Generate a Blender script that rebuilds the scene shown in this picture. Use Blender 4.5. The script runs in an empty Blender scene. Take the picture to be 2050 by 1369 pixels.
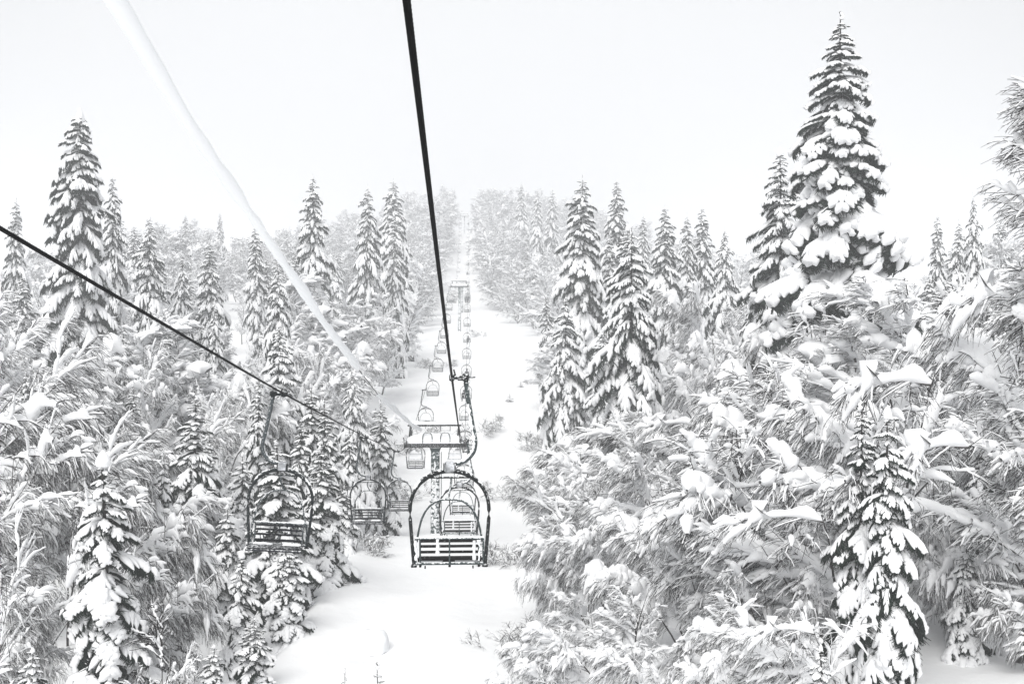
import bpy, math
import numpy as np
from math import radians as R_, pi, sin, cos

sc = bpy.context.scene
C = sc.collection
F, CX, CY = 1993.0, 1025.0, 684.5          # pinhole numbers of the photograph (35 mm lens)


def ray(px, py, d):
    """the point that stands d metres out along the slope where the photograph shows (px, py)"""
    return ((px - CX) / F * d, d, -(py - CY) / F * d)


# ------------------------------------------------------------------ materials
def new_mat(name):
    m = bpy.data.materials.new(name)
    m.use_nodes = True
    nt = m.node_tree
    return m, nt, nt.nodes['Principled BSDF']


def N(nt, kind, **kw):
    n = nt.nodes.new(kind)
    for k, v in kw.items():
        setattr(n, k, v)
    return n


def mat_snow(name, col=(0.87, 0.882, 0.897), scale=9.0, bump=0.25, dist=0.03):
    m, nt, b = new_mat(name)
    tc = N(nt, 'ShaderNodeTexCoord')
    no = N(nt, 'ShaderNodeTexNoise')
    no.inputs['Scale'].default_value = scale
    no.inputs['Detail'].default_value = 5
    nt.links.new(tc.outputs['Object'], no.inputs['Vector'])
    bp = N(nt, 'ShaderNodeBump')
    bp.inputs['Strength'].default_value = bump
    bp.inputs['Distance'].default_value = dist
    nt.links.new(no.outputs['Fac'], bp.inputs['Height'])
    nt.links.new(bp.outputs['Normal'], b.inputs['Normal'])
    b.inputs['Base Color'].default_value = (*col, 1)
    b.inputs['Roughness'].default_value = 0.75
    b.inputs['Specular IOR Level'].default_value = 0.05
    return m


def mat_noise(name, c1, c2, scale=6.0, rough=0.8, metal=0.0, bump=0.0):
    m, nt, b = new_mat(name)
    tc = N(nt, 'ShaderNodeTexCoord')
    no = N(nt, 'ShaderNodeTexNoise')
    no.inputs['Scale'].default_value = scale
    no.inputs['Detail'].default_value = 4
    nt.links.new(tc.outputs['Object'], no.inputs['Vector'])
    cr = N(nt, 'ShaderNodeValToRGB')
    cr.color_ramp.elements[0].color = (*c1, 1)
    cr.color_ramp.elements[1].color = (*c2, 1)
    cr.color_ramp.elements[0].position = 0.35
    cr.color_ramp.elements[1].position = 0.65
    nt.links.new(no.outputs['Fac'], cr.inputs['Fac'])
    nt.links.new(cr.outputs['Color'], b.inputs['Base Color'])
    b.inputs['Roughness'].default_value = rough
    b.inputs['Metallic'].default_value = metal
    b.inputs['Specular IOR Level'].default_value = 0.04
    if bump:
        bp = N(nt, 'ShaderNodeBump')
        bp.inputs['Strength'].default_value = bump
        bp.inputs['Distance'].default_value = 0.02
        nt.links.new(no.outputs['Fac'], bp.inputs['Height'])
        nt.links.new(bp.outputs['Normal'], b.inputs['Normal'])
    return m


def mat_frosted(name, base, scale=22.0, lo=0.5, hi=0.56, up=0.35, rough=0.6):
    """metal or paint with rime and snow stuck to it, more of it on faces that look up"""
    m, nt, b = new_mat(name)
    tc = N(nt, 'ShaderNodeTexCoord')
    no = N(nt, 'ShaderNodeTexNoise')
    no.inputs['Scale'].default_value = scale
    no.inputs['Detail'].default_value = 6
    no.inputs['Roughness'].default_value = 0.65
    nt.links.new(tc.outputs['Object'], no.inputs['Vector'])
    ge = N(nt, 'ShaderNodeNewGeometry')
    sx = N(nt, 'ShaderNodeSeparateXYZ')
    nt.links.new(ge.outputs['Normal'], sx.inputs[0])
    mu = N(nt, 'ShaderNodeMath', operation='MULTIPLY_ADD')
    mu.inputs[1].default_value = up
    nt.links.new(sx.outputs['Z'], mu.inputs[0])
    nt.links.new(no.outputs['Fac'], mu.inputs[2])
    mr = N(nt, 'ShaderNodeMapRange')
    mr.inputs['From Min'].default_value = lo
    mr.inputs['From Max'].default_value = hi
    nt.links.new(mu.outputs[0], mr.inputs['Value'])
    mx = N(nt, 'ShaderNodeMix', data_type='RGBA')
    nt.links.new(mr.outputs[0], mx.inputs[0])
    mx.inputs[6].default_value = (*base, 1)
    mx.inputs[7].default_value = (0.85, 0.865, 0.88, 1)
    nt.links.new(mx.outputs[2], b.inputs['Base Color'])
    b.inputs['Roughness'].default_value = rough
    b.inputs['Specular IOR Level'].default_value = 0.02
    return m


SNOW = mat_snow('snow_on_branches', (0.885, 0.89, 0.90), scale=7.0, bump=0.35, dist=0.04)
SNOWG = mat_snow('snow_ground', (0.90, 0.905, 0.91), scale=1.1, bump=0.4, dist=0.2)
SNOWP = mat_snow('snow_packed', scale=14.0, bump=0.3, dist=0.02)
NEEDLE = mat_noise('needles', (0.006, 0.011, 0.009), (0.024, 0.036, 0.028), 3.0, 0.85)
BARK = mat_noise('bark', (0.020, 0.018, 0.018), (0.060, 0.055, 0.054), 5.0, 0.9, bump=0.3)
TWIG = mat_noise('twig_bark', (0.008, 0.007, 0.007), (0.026, 0.023, 0.023), 4.0, 0.9)
STEEL = mat_frosted('frosted_dark_steel', (0.018, 0.020, 0.021), 26, 0.60, 0.67, 0.16)
STEEL2 = mat_frosted('frosted_grey_steel', (0.055, 0.068, 0.070), 26, 0.56, 0.64, 0.20)
TEAL = mat_frosted('frosted_teal_paint', (0.048, 0.068, 0.068), 7, 0.58, 0.62, 0.2)
WOOD = mat_frosted('frosted_dark_slat', (0.012, 0.011, 0.012), 30, 0.66, 0.74, 0.05)
RIME = mat_noise('iced_box', (0.42, 0.43, 0.45), (0.75, 0.77, 0.8), 18, 0.7)
ROPE = mat_frosted('haul_rope_steel', (0.004, 0.004, 0.0045), 34, 0.75, 0.78, 0.03)
ROCK = mat_noise('rock', (0.05, 0.05, 0.05), (0.16, 0.16, 0.17), 5, 0.9, bump=0.5)
JACKET = mat_noise('dark_jacket', (0.012, 0.013, 0.016), (0.03, 0.03, 0.036), 6, 0.8)
HELMET = mat_noise('dark_helmet', (0.015, 0.015, 0.018), (0.03, 0.03, 0.03), 6, 0.4)


# ------------------------------------------------------------------ mesh helpers
class Geo:
    """collects quads as numpy arrays; becomes ONE mesh"""
    def __init__(self):
        self.v, self.q, self.m, self.n = [], [], [], 0

    def add(self, V, Q, mi=0):
        V = np.asarray(V, dtype=np.float32).reshape(-1, 3)
        Q = np.asarray(Q, dtype=np.int64).reshape(-1, 4)
        self.v.append(V)
        self.q.append(Q + self.n)
        self.m.append(np.full(len(Q), mi, dtype=np.int32))
        self.n += len(V)

    def tubes(self, P, Rr, S=6, mi=0, flat=1.0, caps=False):
        P = np.asarray(P, dtype=np.float64)
        Rr = np.asarray(Rr, dtype=np.float64)
        if P.ndim == 2:
            P = P[None]
            Rr = np.broadcast_to(Rr, P.shape[:2]) if Rr.ndim < 2 else Rr
        Rr = np.broadcast_to(Rr, P.shape[:2])
        n, K, _ = P.shape
        T = np.gradient(P, axis=1)
        T /= np.linalg.norm(T, axis=2, keepdims=True) + 1e-9
        mean = np.abs((P[:, -1] - P[:, 0]) / (np.linalg.norm(P[:, -1] - P[:, 0], axis=1, keepdims=True) + 1e-9))
        ref = np.where((mean[:, 2] > 0.92)[:, None], np.array([1.0, 0, 0]), np.array([0, 0, 1.0]))[:, None, :]
        side = np.cross(T, np.broadcast_to(ref, T.shape))
        side /= np.linalg.norm(side, axis=2, keepdims=True) + 1e-9
        up = np.cross(side, T)
        a = np.arange(S) * (2 * pi / S) + 0.3
        ring = P[:, :, None, :] + Rr[:, :, None, None] * (np.cos(a)[None, None, :, None] * side[:, :, None, :] + flat * np.sin(a)[None, None, :, None] * up[:, :, None, :])
        V = ring.reshape(-1, 3)
        base = (np.arange(n) * K * S)[:, None, None] + (np.arange(K - 1) * S)[None, :, None]
        s = np.arange(S)[None, None, :]
        s2 = (np.arange(S) + 1) % S
        s2 = s2[None, None, :]
        Q = np.stack([base + s, base + s2, base + S + s2, base + S + s], axis=-1).reshape(-1, 4)
        self.add(V, Q, mi)
        if caps:                                                  # little cones that shut the ends
            for k, kk in ((0, 1), (K - 1, K - 2)):
                cp = P[:, k] + (P[:, k] - P[:, kk]) * 0.001
                rg = ring[:, k]
                VV = np.concatenate([rg, cp[:, None, :]], axis=1).reshape(-1, 3)
                b = (np.arange(n) * (S + 1))[:, None]
                ss = np.arange(0, S, 2)[None, :]
                q = np.stack([b + ss, b + (ss + 1) % S, b + (ss + 2) % S, b + S + 0 * ss], axis=-1).reshape(-1, 4)
                if k == 0:
                    q = q[:, ::-1]
                self.add(VV, q, mi)

    def box(self, lo, hi, mi=0, bevel=0.0, M=None):
        lo = np.array(lo, float)
        hi = np.array(hi, float)
        c, h = (lo + hi) / 2, (hi - lo) / 2
        b = min(bevel, h.min() * 0.45)
        if b <= 0:
            s = np.array([[x, y, z] for z in (-1, 1) for y in (-1, 1) for x in (-1, 1)], float)
            V = c + s * h
            Q = [[0, 2, 3, 1], [4, 5, 7, 6], [0, 1, 5, 4], [2, 6, 7, 3], [0, 4, 6, 2], [1, 3, 7, 5]]
        else:
            V, Q = [], []
            idx = {}
            for ax in range(3):
                for sg in (-1, 1):
                    o = [i for i in range(3) if i != ax]
                    f = []
                    for a_, b_ in ((-1, -1), (1, -1), (1, 1), (-1, 1)):
                        p = np.zeros(3)
                        p[ax] = sg * h[ax]
                        p[o[0]] = a_ * (h[o[0]] - b)
                        p[o[1]] = b_ * (h[o[1]] - b)
                        s3 = [0, 0, 0]
                        s3[ax], s3[o[0]], s3[o[1]] = sg, a_, b_
                        idx[(ax, tuple(s3))] = len(V)
                        f.append(len(V))
                        V.append(c + p)
                    flip = (sg == 1) == (ax == 1)
                    Q.append(f[::-1] if flip else f)
            for ax in range(3):
                o = [i for i in range(3) if i != ax]
                for a_ in (-1, 1):
                    for b_ in (-1, 1):
                        f = []
                        for face, sg in ((o[0], -1), (o[0], 1), (o[1], 1), (o[1], -1)):
                            s3 = [0, 0, 0]
                            s3[ax], s3[o[0]], s3[o[1]] = sg, a_, b_
                            f.append(idx[(face, tuple(s3))])
                        Q.append(f)
            for a_ in (-1, 1):
                for b_ in (-1, 1):
                    for c_ in (-1, 1):
                        k = [idx[(ax, (a_, b_, c_))] for ax in range(3)]
                        Q.append([k[0], k[1], k[2], k[2]])
            V = np.array(V)
        V = np.array(V, float)
        if M is not None:
            V = V @ np.array(M)[:3, :3].T + np.array(M)[:3, 3]
        self.add(V, Q, mi)

    def pillow(self, lo, hi, rng, mi=0, nx=14, ny=6, lump=0.25, base_drop=0.02):
        """a mound of snow lying on a flat top: domed, lumpy, rounded at its rim"""
        x = np.linspace(-1, 1, nx)
        y = np.linspace(-1, 1, ny)
        X, Y = np.meshgrid(x, y, indexing='ij')
        d = (1 - np.abs(X) ** 6) * (1 - np.abs(Y) ** 4)
        Z = np.clip(d, 0, 1) ** 0.5 * (1 + lump * smooth_noise((nx, ny), rng))
        px = (lo[0] + hi[0]) / 2 + (hi[0] - lo[0]) / 2 * X * (1 + 0.04 * smooth_noise((nx, ny), rng))
        py = (lo[1] + hi[1]) / 2 + (hi[1] - lo[1]) / 2 * Y * (1 + 0.05 * smooth_noise((nx, ny), rng))
        top = np.stack([px, py, lo[2] + (hi[2] - lo[2]) * Z], axis=-1).reshape(-1, 3)
        bot = np.stack([px * 1.0, py, np.full_like(px, lo[2] - base_drop)], axis=-1).reshape(-1, 3)
        i, j = np.meshgrid(np.arange(nx - 1), np.arange(ny - 1), indexing='ij')
        a = i * ny + j
        Q = np.stack([a, a + ny, a + ny + 1, a + 1], axis=-1).reshape(-1, 4)
        self.add(np.concatenate([top, bot]), np.concatenate([Q, Q[:, ::-1] + nx * ny]), mi)

    def mesh(self, name, mats, smooth=True):
        V = np.concatenate(self.v).astype(np.float32)
        Q = np.concatenate(self.q).astype(np.int32)
        mi = np.concatenate(self.m)
        tri = Q[:, 2] == Q[:, 3]
        nl = np.where(tri, 3, 4).astype(np.int32)
        ls = np.concatenate([[0], np.cumsum(nl)[:-1]]).astype(np.int32)
        keep = np.ones(Q.shape, bool)
        keep[tri, 3] = False
        L = Q[keep]
        me = bpy.data.meshes.new(name)
        me.vertices.add(len(V))
        me.vertices.foreach_set('co', V.ravel())
        me.loops.add(len(L))
        me.loops.foreach_set('vertex_index', L)
        me.polygons.add(len(Q))
        me.polygons.foreach_set('loop_start', ls)
        me.polygons.foreach_set('material_index', mi)
        me.polygons.foreach_set('use_smooth', np.full(len(Q), smooth, dtype=bool))
        for m in (mats if isinstance(mats, (list, tuple)) else [mats]):
            me.materials.append(m)
        me.update(calc_edges=True)
        return me


def smooth_noise(shape, rng, it=2):
    a = rng.normal(size=shape)
    for _ in range(it):
        a = (a + np.roll(a, 1, 0) + np.roll(a, -1, 0) + np.roll(a, 1, 1) + np.roll(a, -1, 1)) / 5 * 1.5
    return a


def link(name, me, parent=None):
    o = bpy.data.objects.new(name, me)
    C.objects.link(o)
    if parent is not None:
        o.parent = parent
    return o


def tag(o, label=None, cat=None, group=None, kind=None):
    if label:
        o['label'] = label
    if cat:
        o['category'] = cat
    if group:
        o['group'] = group
    if kind:
        o['kind'] = kind
    return o


def thing(name, loc, label, cat, group=None, rotz=0.0):
    o = bpy.data.objects.new(name, None)
    o.empty_display_size = 0.3
    C.objects.link(o)
    o.location = loc
    o.rotation_euler = (0, 0, rotz)
    return tag(o, label, cat, group)


def unit(v):
    return v / (np.linalg.norm(v, axis=-1, keepdims=True) + 1e-9)


# ------------------------------------------------------------------ the slope
_dd = np.arange(-80, 1500, 1.0)
_prof = np.interp(_dd, [-80, 0, 15, 25, 34, 43, 52, 58, 65, 80, 100, 125, 150, 185, 218, 260, 300, 350, 400, 465, 500, 560, 700, 1000, 1500],
                  [-8.6, -9.2, -9.5, -9.65, -9.75, -9.8, -10.0, -11.4, -13.0, -13.6, -11.0, -8.2, -5.2, -1.4, 2.4, 5.4, 8.9, 18.5, 31.5, 50.5, 56, 58, 60, 62, 62])
_k = np.hanning(15)
_k /= _k.sum()
_prof = np.convolve(np.pad(_prof, 7, mode='edge'), _k, mode='valid')


def edge_l(d):
    return np.interp(d, [0, 20, 32, 48, 70, 100, 150, 218, 260, 300, 400, 480, 560], [-6.5, -6.9, -7.1, -7.4, -9.2, -12, -17, -21.5, -21.5, -21.8, -24.8, -27.5, -31])


def edge_r(d):
    return np.interp(d, [0, 20, 32, 48, 70, 100, 150, 218, 260, 300, 400, 480, 560], [3, 2.4, 1.8, 1.4, 2.2, 4, 6, 5, -3, -9, -14, -17, -20])


def ground(x, d):
    x = np.asarray(x, float)
    d = np.asarray(d, float)
    z = np.interp(d, _dd, _prof)
    ul = np.clip(edge_l(d) - x, 0, None)
    ur = np.clip(x - edge_r(d), 0, None)
    side = np.interp(d, [0, 30, 60, 120, 250, 330, 420], [0.0, 0.01, 0.09, 0.14, 0.10, 0.04, 0.0])
    z = z + side * np.minimum(ul, 60) + 0.8 * side * np.minimum(ur, 60)
    drop = np.interp(d, [250, 400], [0, 0.13])
    z = z - drop * np.minimum(ur, 200) - 0.25 * drop * np.minimum(ul, 200)
    # the bank where the snow breaks off under the firs on the descending side, and wind-shaped swells
    near = np.interp(d, [0, 20, 30, 50, 60], [0, 0, 1, 1, 0])
    z = z - 0.55 * near * np.clip((ul + 0.6) / 1.2, 0, 1) + 0.25 * near * np.exp(-((ul - 0.0) ** 2 + (np.clip(x - edge_l(d), 0, None)) ** 2) / 0.8)
    rb = np.hypot(x + 4.62, (d - 32.3) * 0.8)                # the hollow round the boulder
    z = z - 0.22 * np.exp(-(rb / 1.0) ** 2) + 0.06 * np.exp(-((rb - 1.7) / 0.6) ** 2)
    z = z + 0.22 * np.sin(x * 0.55 + d * 0.13) * np.sin(d * 0.17 + 1.3) + 0.10 * np.sin(x * 1.3 - d * 0.31 + 2.0) * np.sin(d * 0.43 + x * 0.2)
    return z


gx = np.concatenate([np.linspace(-1200, -150, 16)[:-1], np.linspace(-150, -30, 50)[:-1], np.linspace(-30, 25, 150)[:-1], np.linspace(25, 150, 50)[:-1], np.linspace(150, 1200, 16)])
gy = np.concatenate([np.linspace(-80, 10, 12)[:-1], np.linspace(10, 25, 30)[:-1], np.linspace(25, 45, 100)[:-1], np.linspace(45, 80, 90)[:-1], np.linspace(80, 320, 200)[:-1], np.linspace(320, 600, 90)[:-1], np.linspace(600, 1490, 18)])
GX, GY = np.meshgrid(gx, gy, indexing='ij')
g = Geo()
i, j = np.meshgrid(np.arange(len(gx) - 1), np.arange(len(gy) - 1), indexing='ij')
a = i * len(gy) + j
g.add(np.stack([GX, GY, ground(GX, GY)], -1), np.stack([a, a + len(gy), a + len(gy) + 1, a + 1], -1))
tag(link('ground', g.mesh('ground', SNOWG)), kind='structure')


# ------------------------------------------------------------------ conifers
def frond_template(rng, fat=1.0, nside=5, nneedle=15, K=6, S=6):
    """one snow-loaded branch of unit length along +x: fingers of snow over a fringe of dark needles"""
    PS, RS = [], []
    fing = [(0.06, 0.0, 0.94, 1.25)]
    for s in np.linspace(0.18, 0.86, nside):
        for sg in (-1, 1):
            s1 = s + rng.uniform(-0.05, 0.05)
            fing.append((s1, sg * (0.95 - 0.45 * s1 + rng.uniform(-0.15, 0.15)), (0.44 * (1 - s1) ** 0.7 + 0.10) * rng.uniform(0.75, 1.2), rng.uniform(0.8, 1.15)))
    t = np.linspace(0, 1, K)
    for s, ang, ln, f in fing:
        bend = -ang * 0.35
        aa = ang + bend * t
        dx = np.cos(aa) * ln / (K - 1)
        dy = np.sin(aa) * ln / (K - 1)
        x = s + np.concatenate([[0], np.cumsum(dx[:-1])])
        y = np.concatenate([[0], np.cumsum(dy[:-1])])
        z = -0.55 * y ** 2 - 0.22 * np.abs(y) - 0.03 * t + rng.normal(0, 0.012)
        PS.append(np.stack([x, y, z], -1))
        shape = np.array([0.55, 0.95, 1.0, 0.95, 0.75, 0.12]) if K == 6 else np.interp(t, [0, .2, .6, .85, 1], [.55, .95, 1, .7, .12])
        RS.append(0.062 * f * fat * shape * (1 + 0.24 * rng.normal(size=K)))
    PS = np.array(PS)
    RS = np.clip(np.array(RS), 0.008, None)
    snow = Geo()
    PP = PS.copy()
    PP[:, :, 2] += 0.035 * fat
    snow.tubes(PP, RS, S, flat=0.75)
    fol = Geo()
    PC = PS.copy()
    PC[:, :, 2] -= 0.012
    fol.tubes(PC, np.clip(RS * 0.62, 0.012, None), 4, flat=0.6)
    nf = len(PS)
    tt = rng.uniform(0.1, 1.0, (nf, nneedle))
    k = np.clip((tt * (K - 1)).astype(int), 0, K - 2)
    fr = (tt * (K - 1) - k)[..., None]
    ii = np.arange(nf)[:, None]
    p = PS[ii, k] * (1 - fr) + PS[ii, k + 1] * fr
    T = unit(PS[ii, k + 1] - PS[ii, k])
    sg = rng.choice([-1, 1], (nf, nneedle))[..., None]
    side = np.stack([-T[..., 1], T[..., 0], 0 * T[..., 0]], -1) * sg
    dirn = unit(T * rng.uniform(0.5, 1.2, (nf, nneedle, 1)) + side * rng.uniform(0.1, 1.0, (nf, nneedle, 1)) + np.array([0, 0, -1.0]) * rng.uniform(0.05, 0.8, (nf, nneedle, 1)))
    ln = rng.uniform(0.08, 0.19, (nf, nneedle, 1)) * (0.75 + 0.25 * fat)
    wv = unit(np.cross(dirn, rng.normal(size=dirn.shape))) * 0.012
    p0 = p + side * 0.02
    V = np.stack([p0 - wv, p0 + wv, p0 + dirn * ln + wv * 0.35, p0 + dirn * ln - wv * 0.35], axis=-2).reshape(-1, 3)
    fol.add(V, np.arange(len(V)).reshape(-1, 4))
    return (np.concatenate(snow.v), np.concatenate(snow.q)), (np.concatenate(fol.v), np.concatenate(fol.q))


def place_fronds(geo, tmpl, L, W, Hh, pitch, kap, az, base):
    V, Q = tmpl
    n, m = len(L), len(V)
    s = V[None, :, 0].clip(-0.1, 1.3)
    p, kp = pitch[:, None], np.where(np.abs(kap) < 0.05, 0.05, kap)[:, None]
    th = p + kp * s
    Xs = L[:, None] / kp * (np.sin(th) - np.sin(p))
    Zs = -L[:, None] / kp * (np.cos(th) - np.cos(p))
    h = V[None, :, 2] * (L * Hh)[:, None]
    X = Xs - np.sin(th) * h
    Z = Zs + np.cos(th) * h
    Y = V[None, :, 1] * (L * W)[:, None]
    ca, sa = np.cos(az)[:, None], np.sin(az)[:, None]
    out = np.stack([base[:, None, 0] + X * ca - Y * sa, base[:, None, 1] + X * sa + Y * ca, base[:, None, 2] + Z], -1)
    geo.add(out.reshape(-1, 3), (Q[None] + (np.arange(n) * m)[:, None, None]).reshape(-1, 4))


def make_conifer(seed, H, Rad, spacing, per, fat=1.0, power=0.8, droop=(-0.5, -1.3), pitch=(0.7, -0.25), bare=0.1, nside=5, nneedle=15, cap=0.0,
                 gap=0.06, K=6, S=6, lean=0.0, low=0.06, jitter=0.22, slim=1.0):
    """returns the meshes (trunk, foliage, snow) of a conifer of height H whose lowest branches reach out Rad"""
    rng = np.random.default_rng(seed)
    T = [frond_template(rng, fat * rng.uniform(0.85, 1.2), nside, nneedle, K, S) for _ in range(4)]
    zs, z = [], H * 0.975
    while z > H * low:
        zs.append(z)
        f = 1 - z / H
        z -= spacing * (0.55 + 0.75 * min(1, f * 2.2)) * rng.uniform(0.8, 1.2)
    rows = []
    for z in zs:
        t = 1 - z / H
        n = max(3, int(round(per * (0.6 + 0.5 * min(1, t * 2.5)))))
        a0 = rng.uniform(0, 2 * pi)
        ring = rng.uniform(0.78, 1.15)
        for q in range(n):
            if rng.random() < gap:
                continue
            prof = t ** power
            if t > 0.8:
                prof *= 1 - 0.5 * (t - 0.8)
            L = max(0.22 * spacing, Rad * prof * ring * (1 + jitter * rng.normal()))
            L = min(L, Rad * 1.15)
            rows.append((L, slim * rng.uniform(0.75, 1.25), rng.uniform(0.85, 1.2), pitch[0] + (pitch[1] - pitch[0]) * min(1, t * 1.5) + rng.normal() * 0.12,
                         droop[0] + (droop[1] - droop[0]) * min(1, t * 1.6) + rng.normal() * 0.2, a0 + q * 2 * pi / n + rng.normal() * 0.22, z + rng.uniform(-0.5, 0.5) * spacing, rng.integers(0, 4), rng.random() < bare))
    A = np.array([[float(x) for x in r] for r in rows])
    lx = lambda zz: lean * (zz / H) ** 2 * H
    snow, fol, trunk = Geo(), Geo(), Geo()
    for k in range(4):
        for b in (0, 1):
            m = A[(A[:, 7] == k) & (A[:, 8] == b)]
            if not len(m):
                continue
            base = np.stack([lx(m[:, 6]), 0 * m[:, 6], m[:, 6]], -1)
            if not b:
                place_fronds(snow, T[k][0], m[:, 0], m[:, 1], m[:, 2], m[:, 3], m[:, 4], m[:, 5], base)
            else:
                place_fronds(snow, T[k][0], m[:, 0], m[:, 1] * 0.55, m[:, 2] * 0.5, m[:, 3], m[:, 4], m[:, 5], base)
            place_fronds(fol, T[k][1], m[:, 0], m[:, 1] * 1.08, m[:, 2], m[:, 3], m[:, 4], m[:, 5], base)
    zz = np.linspace(-0.8, H, 14)
    pts = np.stack([lx(np.clip(zz, 0, None)), 0.03 * np.sin(zz), zz], -1)
    trunk.tubes(pts, np.interp(zz, [-0.8, 0, H], [0.016 * H, 0.014 * H, 0.012]), 8)
    # the leader, with its load of snow
    top = np.array([lx(H), 0, H])
    q = np.linspace(0, 1, 6)
    if cap > 0:
        cp = top + np.stack([0 * q, 0 * q, (q - 0.85) * cap * 1.5], -1)
        snow.tubes(cp, np.array([0.42, 0.5, 0.46, 0.36, 0.22, 0.03]) * cap, 8)
    else:
        cp = top + np.stack([0.03 * rng.normal(size=6), 0.03 * rng.normal(size=6), (q - 0.8) * spacing * 1.1], -1)
        fol.tubes(cp, np.linspace(0.035, 0.01, 6), 4)
        cp2 = cp + np.array([0.03, 0, 0])
        snow.tubes(cp2[:5], np.array([0.06, 0.075, 0.05, 0.05, 0.015]), 5)
    V = np.concatenate(snow.v)
    low_ = V[V[:, 2] < 0.45 * H]
    reach = float(np.percentile(np.hypot(low_[:, 0], low_[:, 1]), 95))
    return (trunk.mesh('conifer_trunk', BARK), fol.mesh('conifer_foliage', NEEDLE), snow.mesh('conifer_snow', SNOW), H, reach, 0.0)


# ------------------------------------------------------------------ broadleaved trees
def grow(rng, start, dirn, length, K, grav, wander):
    n = len(start)
    P = np.zeros((n, K, 3))
    P[:, 0] = start
    d = unit(dirn)
    step = (length / (K - 1))[:, None]
    gv = np.array([0, 0, -1.0])[None] * (np.ones(n) * grav)[:, None]
    for k in range(1, K):
        P[:, k] = P[:, k - 1] + d * step
        d = unit(d + gv * step + rng.normal(size=(n, 3)) * wander)
    return P


def spawn(rng, P, per, t0, t1, ang, flat=0.6, up=0.0, bias=(0, 0, 0)):
    n, K, _ = P.shape
    t = np.sort(rng.uniform(t0, t1, (n, per)), axis=1).ravel()
    ii = np.repeat(np.arange(n), per)
    k = np.clip((t * (K - 1)).astype(int), 0, K - 2)
    fr = (t * (K - 1) - k)[:, None]
    p = P[ii, k] * (1 - fr) + P[ii, k + 1] * fr
    T = unit(P[ii, k + 1] - P[ii, k])
    r = rng.normal(size=T.shape)
    r[:, 2] *= flat
    r = unit(r - (r * T).sum(1, keepdims=True) * T)
    a = rng.uniform(ang[0], ang[1], len(t))[:, None]
    d = np.cos(a) * T + np.sin(a) * r + np.array([0, 0, up]) + np.array(bias)
    return p, unit(d), t, ii


def snow_line(rng, geo, P, Rb, amount, S=5, keep=0.92, flat=1.15, lump=0.3):
    """snow lying along branches: thick where they run level, gone where they stand up"""
    T = unit(np.gradient(P, axis=1))
    hz = np.sqrt(np.clip(1 - T[..., 2] ** 2, 0, 1))
    w = np.clip((hz - 0.22) / 0.5, 0.12, 1)
    am = np.broadcast_to(np.asarray(amount)[..., None] if np.ndim(amount) else amount, P.shape[:2])
    r = am * w * (1 + lump * rng.normal(size=P.shape[:2])).clip(0.25, 2.0)
    r[:, -1] *= 0.25
    r[:, 0] *= 0.85
    sel = rng.random(len(P)) < keep
    Q = P.copy()
    Q[..., 2] += Rb * 0.5 + r * flat * 0.72
    geo.tubes(Q[sel], r[sel], S, flat=flat)


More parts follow.
